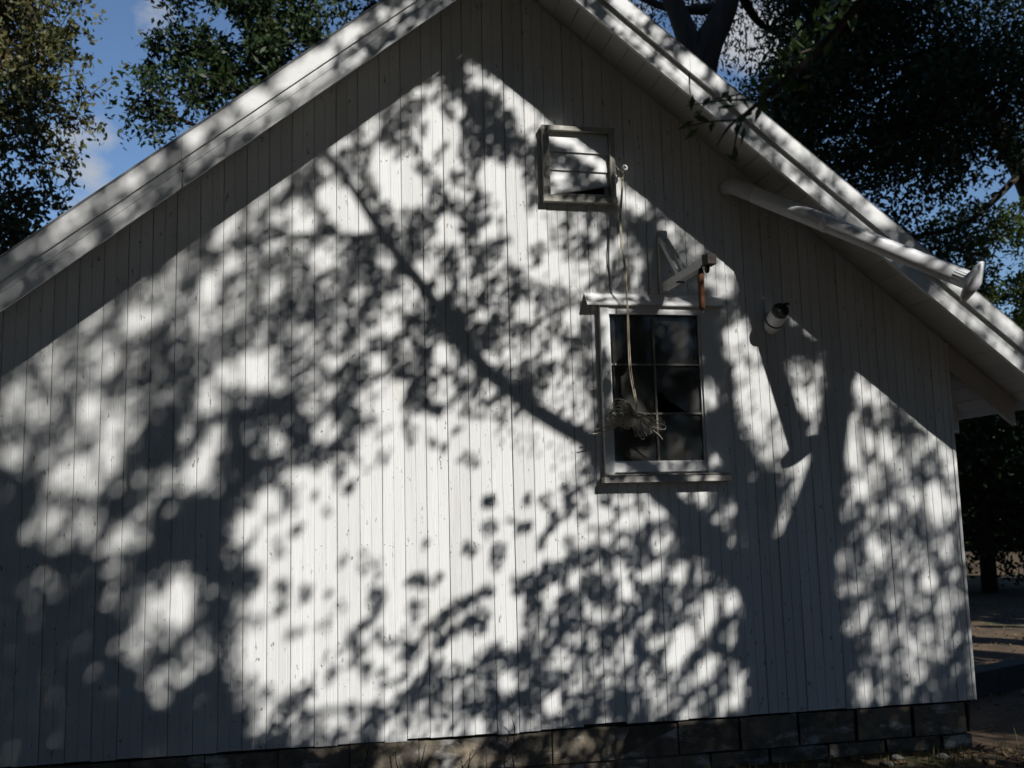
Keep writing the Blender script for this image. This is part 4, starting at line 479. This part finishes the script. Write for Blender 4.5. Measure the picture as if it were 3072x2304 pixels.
tr.tube([(4.5, -5, -.6), (4.52, -5, 0), (4.55, -5, 2.0)]+TP, [.42, .36, .31]+[r for _, _, r in tk], 14)
shade_line([(1.70, -.75)]+[(u, w) for u, w, r in tk], [.28]+[r for _, _, r in tk], .035)
MBR = [(-1.24, 3.64), (-1.13, 3.54), (-1.03, 3.41), (-.91, 3.22), (-.81, 3.06), (-.69, 2.89), (-.55, 2.71), (-.46, 2.58), (-.37, 2.46), (-.25, 2.29), (-.14, 2.16), (-.01, 2.06), (.14, 1.93), (.29, 1.84), (.44, 1.76), (.56, 1.68), (.83, 1.52), (.94, 1.39), (1.06, 1.30), (1.17, 1.19), (1.35, .98), (1.55, .75), (1.72, .5)]
MR = [.009, .011, .014, .017, .021, .023, .024, .026, .027, .028, .029, .031, .033, .034, .035, .036, .04, .042, .045, .05, .055, .06, .07]; MR = [r*1.25 for r in MR]
sdep = [3.3]*16+[3.4, 3.5, 3.6, 3.8, 4.2, 4.6, 5.0]
tr.tube([lift(u, w, s) for (u, w), s in zip(MBR, sdep)], MR, 9); shade_line(MBR, MR, .016)
TW = [(-.81, 3.02), (-.96, 3.01), (-1.16, 3.01), (-1.33, 3.0), (-1.51, 2.95), (-1.69, 2.95)]; TR = [.012, .011, .010, .009, .008, .006]
tr.tube([lift(u, w, 3.35) for u, w in TW], TR, 6); shade_line(TW, TR, .017)
L2 = [(1.82, .66), (1.62, .91), (1.53, 1.34), (1.46, 1.77), (1.45, 2.25)]; R2 = [.06, .05, .045, .04, .03]
tr.tube([lift(u, w, 5) for u, w in L2], R2, 8); shade_line(L2, R2, .035)
def depth(u): return float(np.interp(u, [-3.4, -2.2, -1.2, -.4, .6, 1.4, 2.2, 3.6], [7.4, 6.4, 4.6, 3.6, 3.7, 4.4, 4.9, 5.0]))
prob = np.clip(T-goal, 0, 1)*wt
def pick(n):
    p = (np.clip(T-goal, 0, 1)*wt+1e-9).ravel(); c = np.cumsum(p); return np.searchsorted(c, rng.random(n)*c[-1])
LC, LU, LV, LUV = [], [], [], []
e1 = Vector((0, 0, 1)).cross(SUN).normalized(); e2 = SUN.cross(e1)
cnt = 0; DONE = False
for rnd in range(170):
    idx = pick(420); acc_ = 0
    for ix in idx:
        j, i = divmod(int(ix), nu); u = U0+du*(i+rng.random()); w = W0+du*(j+rng.random())
        s = depth(u)+rng.uniform(-.45, .45); dark = SM[j, i] < .09
        Ln = rng.uniform(.10, .15) if dark and rnd < 80 else rng.uniform(.045, .095); Wn = Ln*rng.uniform(.5, .68)
        th = rng.normal(math.radians(55), .7) if rng.random() < .7 else rng.uniform(0, math.pi)
        bl = .0046*1.437*s*.9; sx_, sy_ = math.sqrt((.36*Ln)**2+(bl*.55)**2), math.sqrt((.36*Wn)**2+(bl*.55)**2)
        pk = min(1., (.36*Ln)*(.36*Wn)/(sx_*sy_)*1.15); R_ = int(2.3*sx_/du)+1
        a0, a1, b0, b1 = max(i-R_, 0), min(i+R_+1, nu), max(j-R_, 0), min(j+R_+1, nw)
        P, Gq, Wq = T[b0:b1, a0:a1], goal[b0:b1, a0:a1], wt[b0:b1, a0:a1]
        a, b = uu[b0:b1, a0:a1]-u, ww[b0:b1, a0:a1]-w; c_, s_ = math.cos(th), math.sin(th)
        K = pk*np.exp(-.5*(((a*c_+b*s_)/sx_)**2+((-a*s_+b*c_)/sy_)**2)**1.5); Pn = P*(1-K)
        over = np.where(Gq > .3, 1.6, 1.)
        if (Wq*over*((Pn-Gq)**2-(P-Gq)**2)).sum() < -.02:
            T[b0:b1, a0:a1] = Pn; acc_ += 1
            LC.append(lift(u, w, s)); LUV.append((u, w, s))
            # leaf axes lie across the sunbeam: their shadow on the wall points along th
            dv = Vector((c_, 0, s_)); ev = Vector((-s_, 0, c_)); dv = dv-SUN*dv.dot(SUN); ev = ev-SUN*ev.dot(SUN)
            LU.append(dv*(Ln/2)+SUN*rng.uniform(-.3, .3)*Ln/2); LV.append(ev*(Wn/2)+SUN*rng.uniform(-.3, .3)*Wn/2)
    cnt += acc_
    if acc_ < 10: break
print('shade leaves', cnt, 'rounds', rnd, 'err', float((wt*np.abs(T-goal)).sum()/wt.sum()))
# twigs that carry the leaves, run only where their own shadow stays among leaf shadow
nodes = [(u, w, s) for (u, w), s in zip(MBR, sdep)]+[(u, w, 5.) for u, w, r in tk]+[(u, w, 5.) for u, w in L2]
order = rng.permutation(len(LUV))[:420]; tw = MB(); ntw = 0
for k in order:
    u, w, s = LUV[k]; N_ = np.array(nodes); d = (N_[:, 0]-u)**2+(N_[:, 1]-w)**2+.6*(N_[:, 2]-s)**2
    for q in np.argsort(d)[:3]:
        a, b = N_[q], np.array((u, w, s)); ln = math.hypot(a[0]-u, a[1]-w)
        if ln > 1.6 or ln < .12: continue
        f = np.linspace(.1, 1, 12)[:, None]; pts = a+(b-a)*f; ii = np.clip(((pts[:, 0]-U0)/du).astype(int), 0, nu-1); jj = np.clip(((pts[:, 1]-W0)/du).astype(int), 0, nw-1)
        if (SM[jj, ii]*(wt[jj, ii] > .5)).mean() < .3:
            mid = (a+b)/2+np.array((0, .04*ln, rng.uniform(-.1, .1)*ln)); tw.tube([lift(*a), lift(*mid), lift(*b)], [.010, .007, .004], 5); nodes.append((u, w, s)); nodes.append(tuple(mid)); ntw += 1; break
for e in ((3.0, -5.2, 10.6), (-.6, -4.6, 11.0), (5.6, -7.2, 10.4), (-3.0, -4.0, 10.8)):
    tr.tube(smooth_path([TP[-2], Vector(TP[-1])+Vector((0, -.3, .9)), Vector(e)], 5), np.linspace(.09, .03, 11), 8)
tr.build('trunk', G['bark'], shade, True); tag(tw.build('twigs', G['bark'], shade), kind='stuff')
LC, LU, LV = np.array(LC), np.array(LU), np.array(LV)
# unseen extra crown added to block sky light; its shadow misses the wall
n = 26000; C = rng.normal(size=(n, 3)); C = unit(C)*rng.random((n, 1))**.4*np.array((4.2, 3.4, 3.8))+np.array((4.2, -6.5, 8.6))
s = -C[:, 1]; u = C[:, 0]-A_*s; w = C[:, 2]-B_*s
keep = ((w > 5.25) | (w < -.6) | (u > 3.9) | (u < -3.6)) & (C[:, 2] > 3.2)
V_ = C-np.array(camo.matrix_world.translation); zf = V_@np.array(fw); keep &= ~((zf > 0) & (np.abs(V_@np.array(rt)) < .62*zf) & (np.abs(V_@np.array(up)) < .5*zf))
C = C[keep]; n = len(C); U_ = unit(rng.normal(size=(n, 3)))*.12; V2 = unit(np.cross(U_, rng.normal(size=(n, 3))))*.08
C2 = unit(rng.normal(size=(15000, 3)))*rng.random((15000, 1))**.4*np.array((7.2, 4.6, 2.8))+np.array((0, -4.0, 11.3))
s = -C2[:, 1]; w = C2[:, 2]-B_*s; C2 = C2[(w > 5.5) & (C2[:, 2] > 7.6)]; n2 = len(C2); U3 = unit(rng.normal(size=(n2, 3)))*.24; V3 = unit(np.cross(U3, rng.normal(size=(n2, 3))))*.16
C, U_, V2 = np.vstack([C, C2]), np.vstack([U_, U3]), np.vstack([V2, V3])
quads('leaves', np.vstack([LC, C]), np.vstack([LU, U_]), np.vstack([LV, V2]), G['leaf_green'], shade)
# drooping twig that hangs into the view before the right rake
tgp = smooth_path([(4.2, -6.6, 6.0), (3.2, -6.2, 5.45), (2.2, -5.5, 4.9), (1.3, -4.4, 3.95), (.75, -3.7, 3.25), (.46, -3.2, 2.83), (.30, -3.1, 2.68), (.194, -3.1, 2.588), (.12, -3.1, 2.53), (.07, -3.1, 2.46)], 5)
t = MB(); t.tube(tgp, np.linspace(.022, .0022, len(tgp)), 6)
sub = [(.35, 2.74, .15, 2.64), (.25, 2.64, .07, 2.62), (.22, 2.62, -.03, 2.59), (.16, 2.555, .12, 2.41), (.14, 2.545, -.06, 2.51), (.52, 2.92, .30, 2.79), (.6, 3.06, .42, 2.84), (.42, 2.81, .28, 2.74)]
for a, b, c, d in sub: t.tube([(a, -3.12, b), ((a+c)/2, -3.1, (b+d)/2+.012), (c, -3.1, d)], [.004, .003, .0016], 5)
t.build('drooping_twig', G['bark'], shade, True)
cc = []
for q, (a, b, c, d) in enumerate(sub+[(.62, 3.15, .34, 2.72), (.55, 3.0, .36, 2.78), (.44, 2.84, .22, 2.62), (.5, 2.9, .26, 2.64), (.7, 3.2, .48, 2.86)]):
    for k in range(7 if q < 5 else 18): f = rng.random(); cc.append((a+(c-a)*f+rng.normal()*(.011 if q < 5 else .03), -3.1+rng.normal()*.05, b+(d-b)*f+rng.normal()*(.011 if q < 5 else .03)-.01))
cc = np.array(cc); n = len(cc); U_ = unit(rng.normal(size=(n, 3))*np.array((1, .6, 1))+np.array((-.5, 0, -.9)))*rng.uniform(.018, .036, (n, 1)); V2 = unit(np.cross(U_, rng.normal(size=(n, 3))))*.012
quads('twig_leaves', cc, U_, V2, G['leaf_green'], shade)

# ------------------------------------------------------------------ other trees
def clear_of_beam(C):                                 # keeps other crowns out of the sunbeams that reach the wall, and out of the lens
    s = -C[:, 1]; u = C[:, 0]-A_*s; w = C[:, 2]-B_*s; k = (s < .2) | (w > 5.3) | (w < -.7) | (u > 3.9) | (u < -3.7)
    V_ = C-np.array(camo.matrix_world.translation); zf = V_@np.array(fw); k &= ~((s > -1) & (zf > -.3) & (np.abs(V_@np.array(rt)) < .68*(zf+.6)) & (np.abs(V_@np.array(up)) < .56*(zf+.6)))
    return k
def tree(name, label, trunk, rads, blobs, mk, leaf=.09, group=None, ncl=26, per=170, sig=.26, droop=0., limbs=True, seed=1, aspect=.5, spray=0.):
    r_ = np.random.default_rng(seed); o = thing(name, trunk[0], label, 'tree', group)
    t = MB(); P = smooth_path(trunk, 3); rr = np.interp(np.linspace(0, 1, len(P)), np.linspace(0, 1, len(rads)), rads); t.tube(P, rr, 12)
    cs = []
    for c, R_, dens in blobs:
        k = max(3, int(ncl*dens)); d = r_.normal(size=(k, 3)); d = d/np.linalg.norm(d, axis=1, keepdims=True)*r_.random((k, 1))**.45
        cs.append(np.array(c)+d*np.array(R_))
        if limbs:
            q = min(P[len(P)//3:], key=lambda p: (p-Vector(c)).length); e = Vector(c); mid = (q+e)/2+Vector((0, 0, -.12*(e-q).length)); rb = max(rads[-1], .03)*.9
            t.tube(smooth_path([q, mid, e], 4), np.linspace(rb, rb*.35, 9), 7)
            for x in cs[-1][:7]: t.tube([e, (e+Vector(x))/2+Vector((0, 0, .05)), Vector(x)], [rb*.35, rb*.2, .006], 5)
    t.build('trunk', G['bark'], o, True)
    cs = np.vstack(cs); C = np.repeat(cs, per, 0)+r_.normal(size=(len(cs)*per, 3))*sig*np.array((1, 1, .75+droop)); 
    if spray:                                         # leaves strung along short twigs that fan out and hang from each clump
        k = 7; D = r_.normal(size=(len(cs), k, 3)); D[:, :, 2] -= .5; D /= np.linalg.norm(D, axis=2, keepdims=True); pick_ = r_.integers(0, k, (len(cs), per)); f = r_.random((len(cs), per, 1))**.7
        C = (cs[:, None, :]+D[np.arange(len(cs))[:, None], pick_]*f*spray*r_.uniform(.5, 1.4, (len(cs), 1, 1))).reshape(-1, 3)+r_.normal(size=(len(cs)*per, 3))*sig*.3
        tw_ = MB()
        for a_ in range(len(cs)):
            for b_ in range(0, k, 2): tw_.tube([cs[a_], cs[a_]+D[a_, b_]*spray*.9], [.008, .003], 4, cap=False)
        tag(tw_.build('twigs', G['bark'], o), kind='stuff')
    C = C[clear_of_beam(C)]; n = len(C)
    U_ = r_.normal(size=(n, 3)); U_[:, 2] *= 1+2*droop; U_[:, 2] -= .4+droop; U_ = unit(U_)*leaf*.5*r_.uniform(.5, 1.5, (n, 1)); V2 = unit(np.cross(U_, r_.normal(size=(n, 3))))*leaf*.5*aspect
    tag(quads('crown', C, U_, V2, G[mk], o), kind='stuff'); return o
tree('olive_tree', 'olive brown leafy tree left of the roof against blue sky', [(-5.9, 8.2, -.5), (-5.7, 8, 3), (-5.4, 7.7, 6), (-5.1, 7.5, 9.2)], [.24, .2, .14, .05],
     [((-5.4, 7.5, 8.3), (1.35, 1.1, 1.6), 1.2), ((-5.6, 7.6, 6.4), (1.35, 1.1, 1.5), 1.3), ((-5.6, 7.6, 4.6), (1.3, 1.1, 1.3), 1.2), ((-4.75, 7.4, 7.3), (.7, .6, 1.3), .5), ((-4.9, 7.4, 5.2), (.75, .6, .7), .4)], 'leaf_olive', .10, 'trees behind the building', ncl=34, per=130, sig=.2, seed=11, spray=.5)
tree('leafy_tree', 'dark green tree rising behind the left roof slope', [(-1.2, 10.2, -.5), (-1.3, 10, 4), (-1.6, 9.6, 7.5), (-1.9, 9.2, 9.6)], [.26, .22, .15, .06],
     [((-2.2, 8.9, 9.4), (1.5, 1.0, .9), 1.1), ((-1.2, 9.2, 9.9), (1.5, 1.0, .9), 1.0), ((-3.0, 8.8, 8.3), (.75, .6, .6), .45), ((-3.5, 8.6, 7.35), (.42, .4, .3), .2), ((-2.7, 8.7, 7.75), (.6, .5, .45), .35), ((-1.7, 8.9, 8.5), (.7, .6, .5), .45), ((-.3, 9.4, 10.3), (1.0, .8, .6), .5)], 'leaf_dark', .11, 'trees behind the building', ncl=34, per=110, sig=.2, seed=12, spray=.48)
tree('forked_tree', 'tree with a thick dark forked trunk behind the right roof slope', [(4.9, 9.2, -.5), (4.95, 9.0, 4), (5.05, 8.7, 7.6), (5.15, 8.6, 8.7), (5.6, 8.6, 9.6), (6.1, 8.6, 11.2)], [.4, .36, .30, .27, .2, .12],
     [((4.6, 9.5, 11.3), (1.6, 1.2, 1.2), .9), ((6.4, 9.6, 11.0), (1.6, 1.2, 1.3), .8), ((7.0, 9.8, 9.9), (1.2, .8, .7), .5), ((4.0, 9.3, 10.2), (.8, .7, .8), .5), ((5.9, 9.6, 9.7), (.7, .6, .6), .25)], 'leaf_dark', .12, 'trees behind the building', per=120, sig=.24, droop=.8, seed=13, aspect=.26)
bpy.data.objects['forked_tree']
fk = MB(); fk.tube(smooth_path([(5.08, 8.65, 8.2), (4.9, 8.6, 9.0), (4.6, 8.7, 10), (4.3, 8.9, 11.4)], 4), np.linspace(.24, .1, 13), 12); fk.build('limb', G['bark'], bpy.data.objects['forked_tree'], True)
tree('slender_tree', 'slender dark trunked tree among the right hand foliage', [(6.9, 10, -.5), (7.0, 9.8, 5), (7.25, 9.4, 8.8), (7.9, 9.2, 10.8)], [.2, .17, .12, .07],
     [((8.0, 9.4, 11.0), (1.4, 1.0, .9), .7), ((7.6, 9.6, 8.6), (1.2, .9, .9), .9), ((8.6, 9.6, 9.6), (1.2, .9, .9), .9)], 'leaf_dark', .10, 'trees behind the building', per=170, sig=.25, seed=14)
tree('dense_tree', 'dense nearly black tree filling the upper right corner', [(13.6, 10.5, -.5), (13.2, 10.2, 4), (11.8, 9.6, 7.4), (10.0, 9.2, 9.4)], [.3, .26, .2, .08],
     [((8.6, 8.8, 7.6), (1.5, 1.2, 1.2), 1.5), ((10.2, 8.8, 8.2), (1.7, 1.2, 1.4), 1.6), ((9.8, 9, 10.2), (2.2, 1.3, 1.3), 1.5), ((7.3, 9.2, 6.9), (1.1, .9, .9), .9), ((11.5, 9.3, 9.0), (1.4, 1.2, 1.6), 1.1), ((9.2, 9.4, 6.0), (1.3, 1, .8), .8), ((6.9, 8.7, 8.2), (1.0, .6, .9), 1.0), ((7.8, 9.0, 9.6), (1.2, .8, 1.0), 1.2), ((9.0, 9.6, 8.6), (1.8, .8, 1.6), .9)], 'leaf_dark', .115, 'trees behind the building', per=165, sig=.3, seed=15)
tree('sunlit_tree', 'yellow green tree with sky gaps right of the pipe cap', [(11.4, 11, -.5), (11.3, 10.8, 3), (11.2, 10.5, 6.2)], [.15, .13, .05],
     [((10.6, 10, 6.2), (1.0, .8, .8), .6), ((11.7, 10, 6.4), (1.0, .9, .9), .6), ((10.9, 10, 5.2), (1.0, .8, .55), .5), ((12.0, 10.2, 5.2), (.9, .9, .7), .5), ((9.6, 10.3, 5.3), (.7, .6, .6), .35)], 'leaf_bright', .10, 'trees behind the building', per=130, sig=.2, seed=16, spray=.45)
tree('thicket_tree', 'dark thicket tree low beyond the right corner of the building', [(10.6, 11.5, -.5), (10.6, 11.4, 1.5), (10.5, 11.2, 3.2)], [.16, .13, .06],
     [((9.6, 11, 2.4), (1.5, 1.2, 1.5), 1.4), ((11.6, 11, 2.6), (1.6, 1.2, 1.6), 1.4), ((10.6, 11.5, 3.6), (1.8, 1.2, .9), 1.2), ((9.0, 12, 1.1), (1.3, 1.2, 1.2), 1.1), ((12.4, 11.4, 1.1), (1.6, 1.2, 1.2), 1.1)], 'leaf_dark', .13, 'trees behind the building', per=190, sig=.34, seed=17)
tree('thicket_tree', 'farther dark thicket tree seen in the gap right of the building', [(14.5, 17, -.5), (14.4, 17, 2.5), (14.3, 16.8, 5)], [.2, .16, .06],
     [((13, 17, 2.5), (2.4, 1.5, 2.6), 1.8), ((16.5, 17, 2.8), (2.4, 1.5, 2.8), 1.8), ((11, 18, 2.2), (2.2, 1.5, 2.2), 1.4)], 'leaf_dark', .2, 'trees behind the building', per=170, sig=.5, seed=18)
# unseen trees added beyond the picture's edges to block sky light and sun
BLOCKERS = ((10.8, -4.2, 13.6, 3.6, 'unseen tall tree right of the yard, added to shade the far trees'), (-6.5, -8.5, 8.2, 4.0, 'unseen broad tree behind the viewer to the left, added to block sky light'), (-1.5, -13.5, 9.0, 4.4, 'unseen broad tree straight behind the viewer, added to block sky light'), (-9.5, -3.5, 8.0, 4.2, 'unseen broad tree at the left side of the yard, added to block sky light'),
      (14.6, -14.5, 9.0, 4.2, 'unseen broad tree behind the viewer to the right, added to block sky light'), (5.5, -14, 12.0, 5.0, 'unseen tallest tree behind the viewer, added to block sky light'), (-8, -16, 9.5, 5.0, 'unseen far tree behind the viewer to the left, added to block sky light'), (-3.6, -5.0, 8.6, 2.6, 'unseen tree close by the viewer on the left, added to block sky light'), (8.4, 2.3, 13.6, 3.4, 'unseen tall tree right of the building, added to shade the forked tree'), (11.4, 1.8, 13.4, 3.0, 'unseen tall tree farther right of the building, added to shade the right hand trees'), (17.2, 1.5, 8.2, 4.2, 'unseen broad tree far off to the right, added to shade the far ground'), (8.3, -5.2, 5.5, 1.7, 'unseen small tree right of the yard, added to shade the ground past the corner'), (-8.2, .2, 7.2, 3.2, 'unseen tree beside the left end of the building, added to block sky light'))
for i, (x, y, h, r, lab) in enumerate(BLOCKERS):
    low = [] if i in (0, 5, 8, 9) else [((x, y, h*.42), (r*.9, r*.8, h*.34), 1.3)]
    tree('blocker_tree', lab, [(x, y, -.5), (x+.1, y, h*.4), (x, y+.1, h)], [.35, .28, .1], [((x, y, h), (r, r, r*.7), 2.2), ((x-r*.5, y+.4, h-r*.5), (r*.7, r*.7, r*.6), 1.1), ((x+r*.5, y-.3, h-r*.4), (r*.7, r*.7, r*.6), 1.1)]+low, 'leaf_blocker', .42, 'unseen trees added to block light', per=85, sig=.6, seed=21+i, aspect=.7, limbs=False)
wd = rng.random((26000, 3)); ang = rng.uniform(0, 2*math.pi, 26000); rad = 34+wd[:, 0]*8
C = np.stack([np.cos(ang)*rad, np.sin(ang)*rad, wd[:, 1]**1.4*6.5*(1+.35*np.sin(ang*9))-.3], 1); U_ = unit(rng.normal(size=C.shape))*.55; V2 = unit(np.cross(U_, rng.normal(size=C.shape)))*.38
o = quads('woodland', C, U_, V2, G['leaf_dark']); tag(o, 'far wood closing the yard on every side', 'woodland', kind='stuff')

# ------------------------------------------------------------------ yard clutter at the foot of the wall
def hull_stone(x, y, r, seed, label):
    r_ = np.random.default_rng(seed); t = MB(); n, mm = 9, 6; V = []; F = []
    for i in range(mm+1):
        ph = math.pi*i/mm
        for k in range(n):
            th = 2*math.pi*k/n; q = r*(1+r_.uniform(-.22, .22)); V.append((x+q*1.25*math.sin(ph)*math.cos(th), y+q*math.sin(ph)*math.sin(th), gz(x, y)+r*.35+q*.62*math.cos(ph)))
    for i in range(mm):
        for k in range(n): F.append((i*n+k, (i+1)*n+k, (i+1)*n+(k+1) % n, i*n+(k+1) % n))
    t.add(V, F); o = t.build('stone', G['stone'], None, False); tag(o, label, 'stone', 'stones at the foot of the wall')
hull_stone(2.34, -.20, .032, 1, 'pale stone lit by the sun below the right end of the wall')
hull_stone(2.22, -.30, .025, 2, 'small stone just left of the pale sunlit stone')
hull_stone(1.84, -.20, .03, 3, 'pale stone below the middle right of the foundation')
hull_stone(2.62, -.25, .03, 4, 'dull stone right of the pale sunlit stone')
hull_stone(1.98, -.40, .03, 5, 'rounded stone in the dry grass near the frame bottom')
hull_stone(4.75, 1.6, .08, 6, 'whitish stone on the ground beyond the building corner')
t = MB(); t.bar((3.75, 1.55, gz(4, 1.5)+.10), (6.6, 2.9, gz(6, 2.6)+.10), .2, .2); lg = t.build('old_timber', G['timber']); tag(lg, 'dark old timber beam lying on the ground past the corner', 'timber')
n = 5200; x = np.concatenate([rng.uniform(-3, 4.2, n//2), rng.uniform(2.8, 10, n-n//2)]); y = np.concatenate([rng.uniform(-1.8, -.02, n//2), rng.uniform(-1, 9, n-n//2)])
ok = ~((np.abs(x) < 3.1) & (y > -.02)); x, y = x[ok], y[ok]; n = len(x); z = np.array([gz(a, b) for a, b in zip(x, y)])+.012
U_ = unit(rng.normal(size=(n, 3))*np.array((1, 1, .3)))*rng.uniform(.02, .04, (n, 1)); V2 = unit(np.cross(U_, np.array([0, 0, 1.])+rng.normal(size=(n, 3))*.3))*.018
tag(quads('leaf_litter', np.stack([x, y, z], 1), U_, V2, G['litter']), 'dead leaves strewn on the ground', 'leaf litter', kind='stuff')
gm = MB()
for k in range(1500):
    x = rng.uniform(.9, 4.6) if k < 1000 else rng.uniform(3.2, 10); y = rng.uniform(-1.3, -.05) if k < 1000 else rng.uniform(.2, 9)
    if abs(x) < 3.12 and y > -.04: continue
    h = rng.uniform(.04, .15); a = rng.uniform(0, 6.28); l = rng.uniform(.02, .09); b = Vector((x, y, gz(x, y)-.01)); w_ = Vector((math.cos(a+1.57), math.sin(a+1.57), 0))*.0022
    tip = b+Vector((math.cos(a)*l, math.sin(a)*l, h)); md = (b+tip)/2+Vector((0, 0, h*.12)); gm.add([b-w_, b+w_, md+w_*.8, md-w_*.8, tip], [(0, 1, 2, 3), (3, 2, 4)])
tag(gm.build('dry_grass', G['grass']), 'thin dry grass at the foot of the wall', 'grass', kind='stuff')
def stem(x, z1, seed, label):
    r_ = np.random.default_rng(seed); o = thing('dry_stem', (x, -.04, gz(x, -.04)), label, 'dry stem', 'dry stems against the foundation')
    zb = gz(x, -.04)-.02; P = [Vector((x+r_.uniform(-.03, .03), -.035-r_.uniform(0, .03), zb+(z1-zb)*f)) for f in (0, .3, .6, .85, 1)]
    MB().tube(smooth_path(P, 3), np.linspace(.006, .002, 13), 5).build('stalk', G['stem'], o, True)
    for k in range(3):
        f = r_.integers(1, 4); q = P[f]; e = q+Vector((r_.uniform(-.08, .08), -r_.uniform(0, .03), r_.uniform(.03, .12))); MB().tube([q, (q+e)/2+Vector((.008, 0, 0)), e], [.003, .002, .001], 5).build('twig', G['stem'], o, True)
stem(-.92, .02, 1, 'dry stem under the siding left of the middle, thickest of its row'); stem(-.72, -.03, 2, 'dry stem just right of the thickest one'); stem(-.58, -.02, 3, 'third dry stem from the left along the foundation')
stem(-.33, -.08, 4, 'short dry stem in front of the pale foundation patch'); stem(-.03, .09, 5, 'tall forked dry stem under the ridge seam'); stem(.55, -.1, 6, 'thin dry stem below the window line')
S.cycles.use_denoising = True
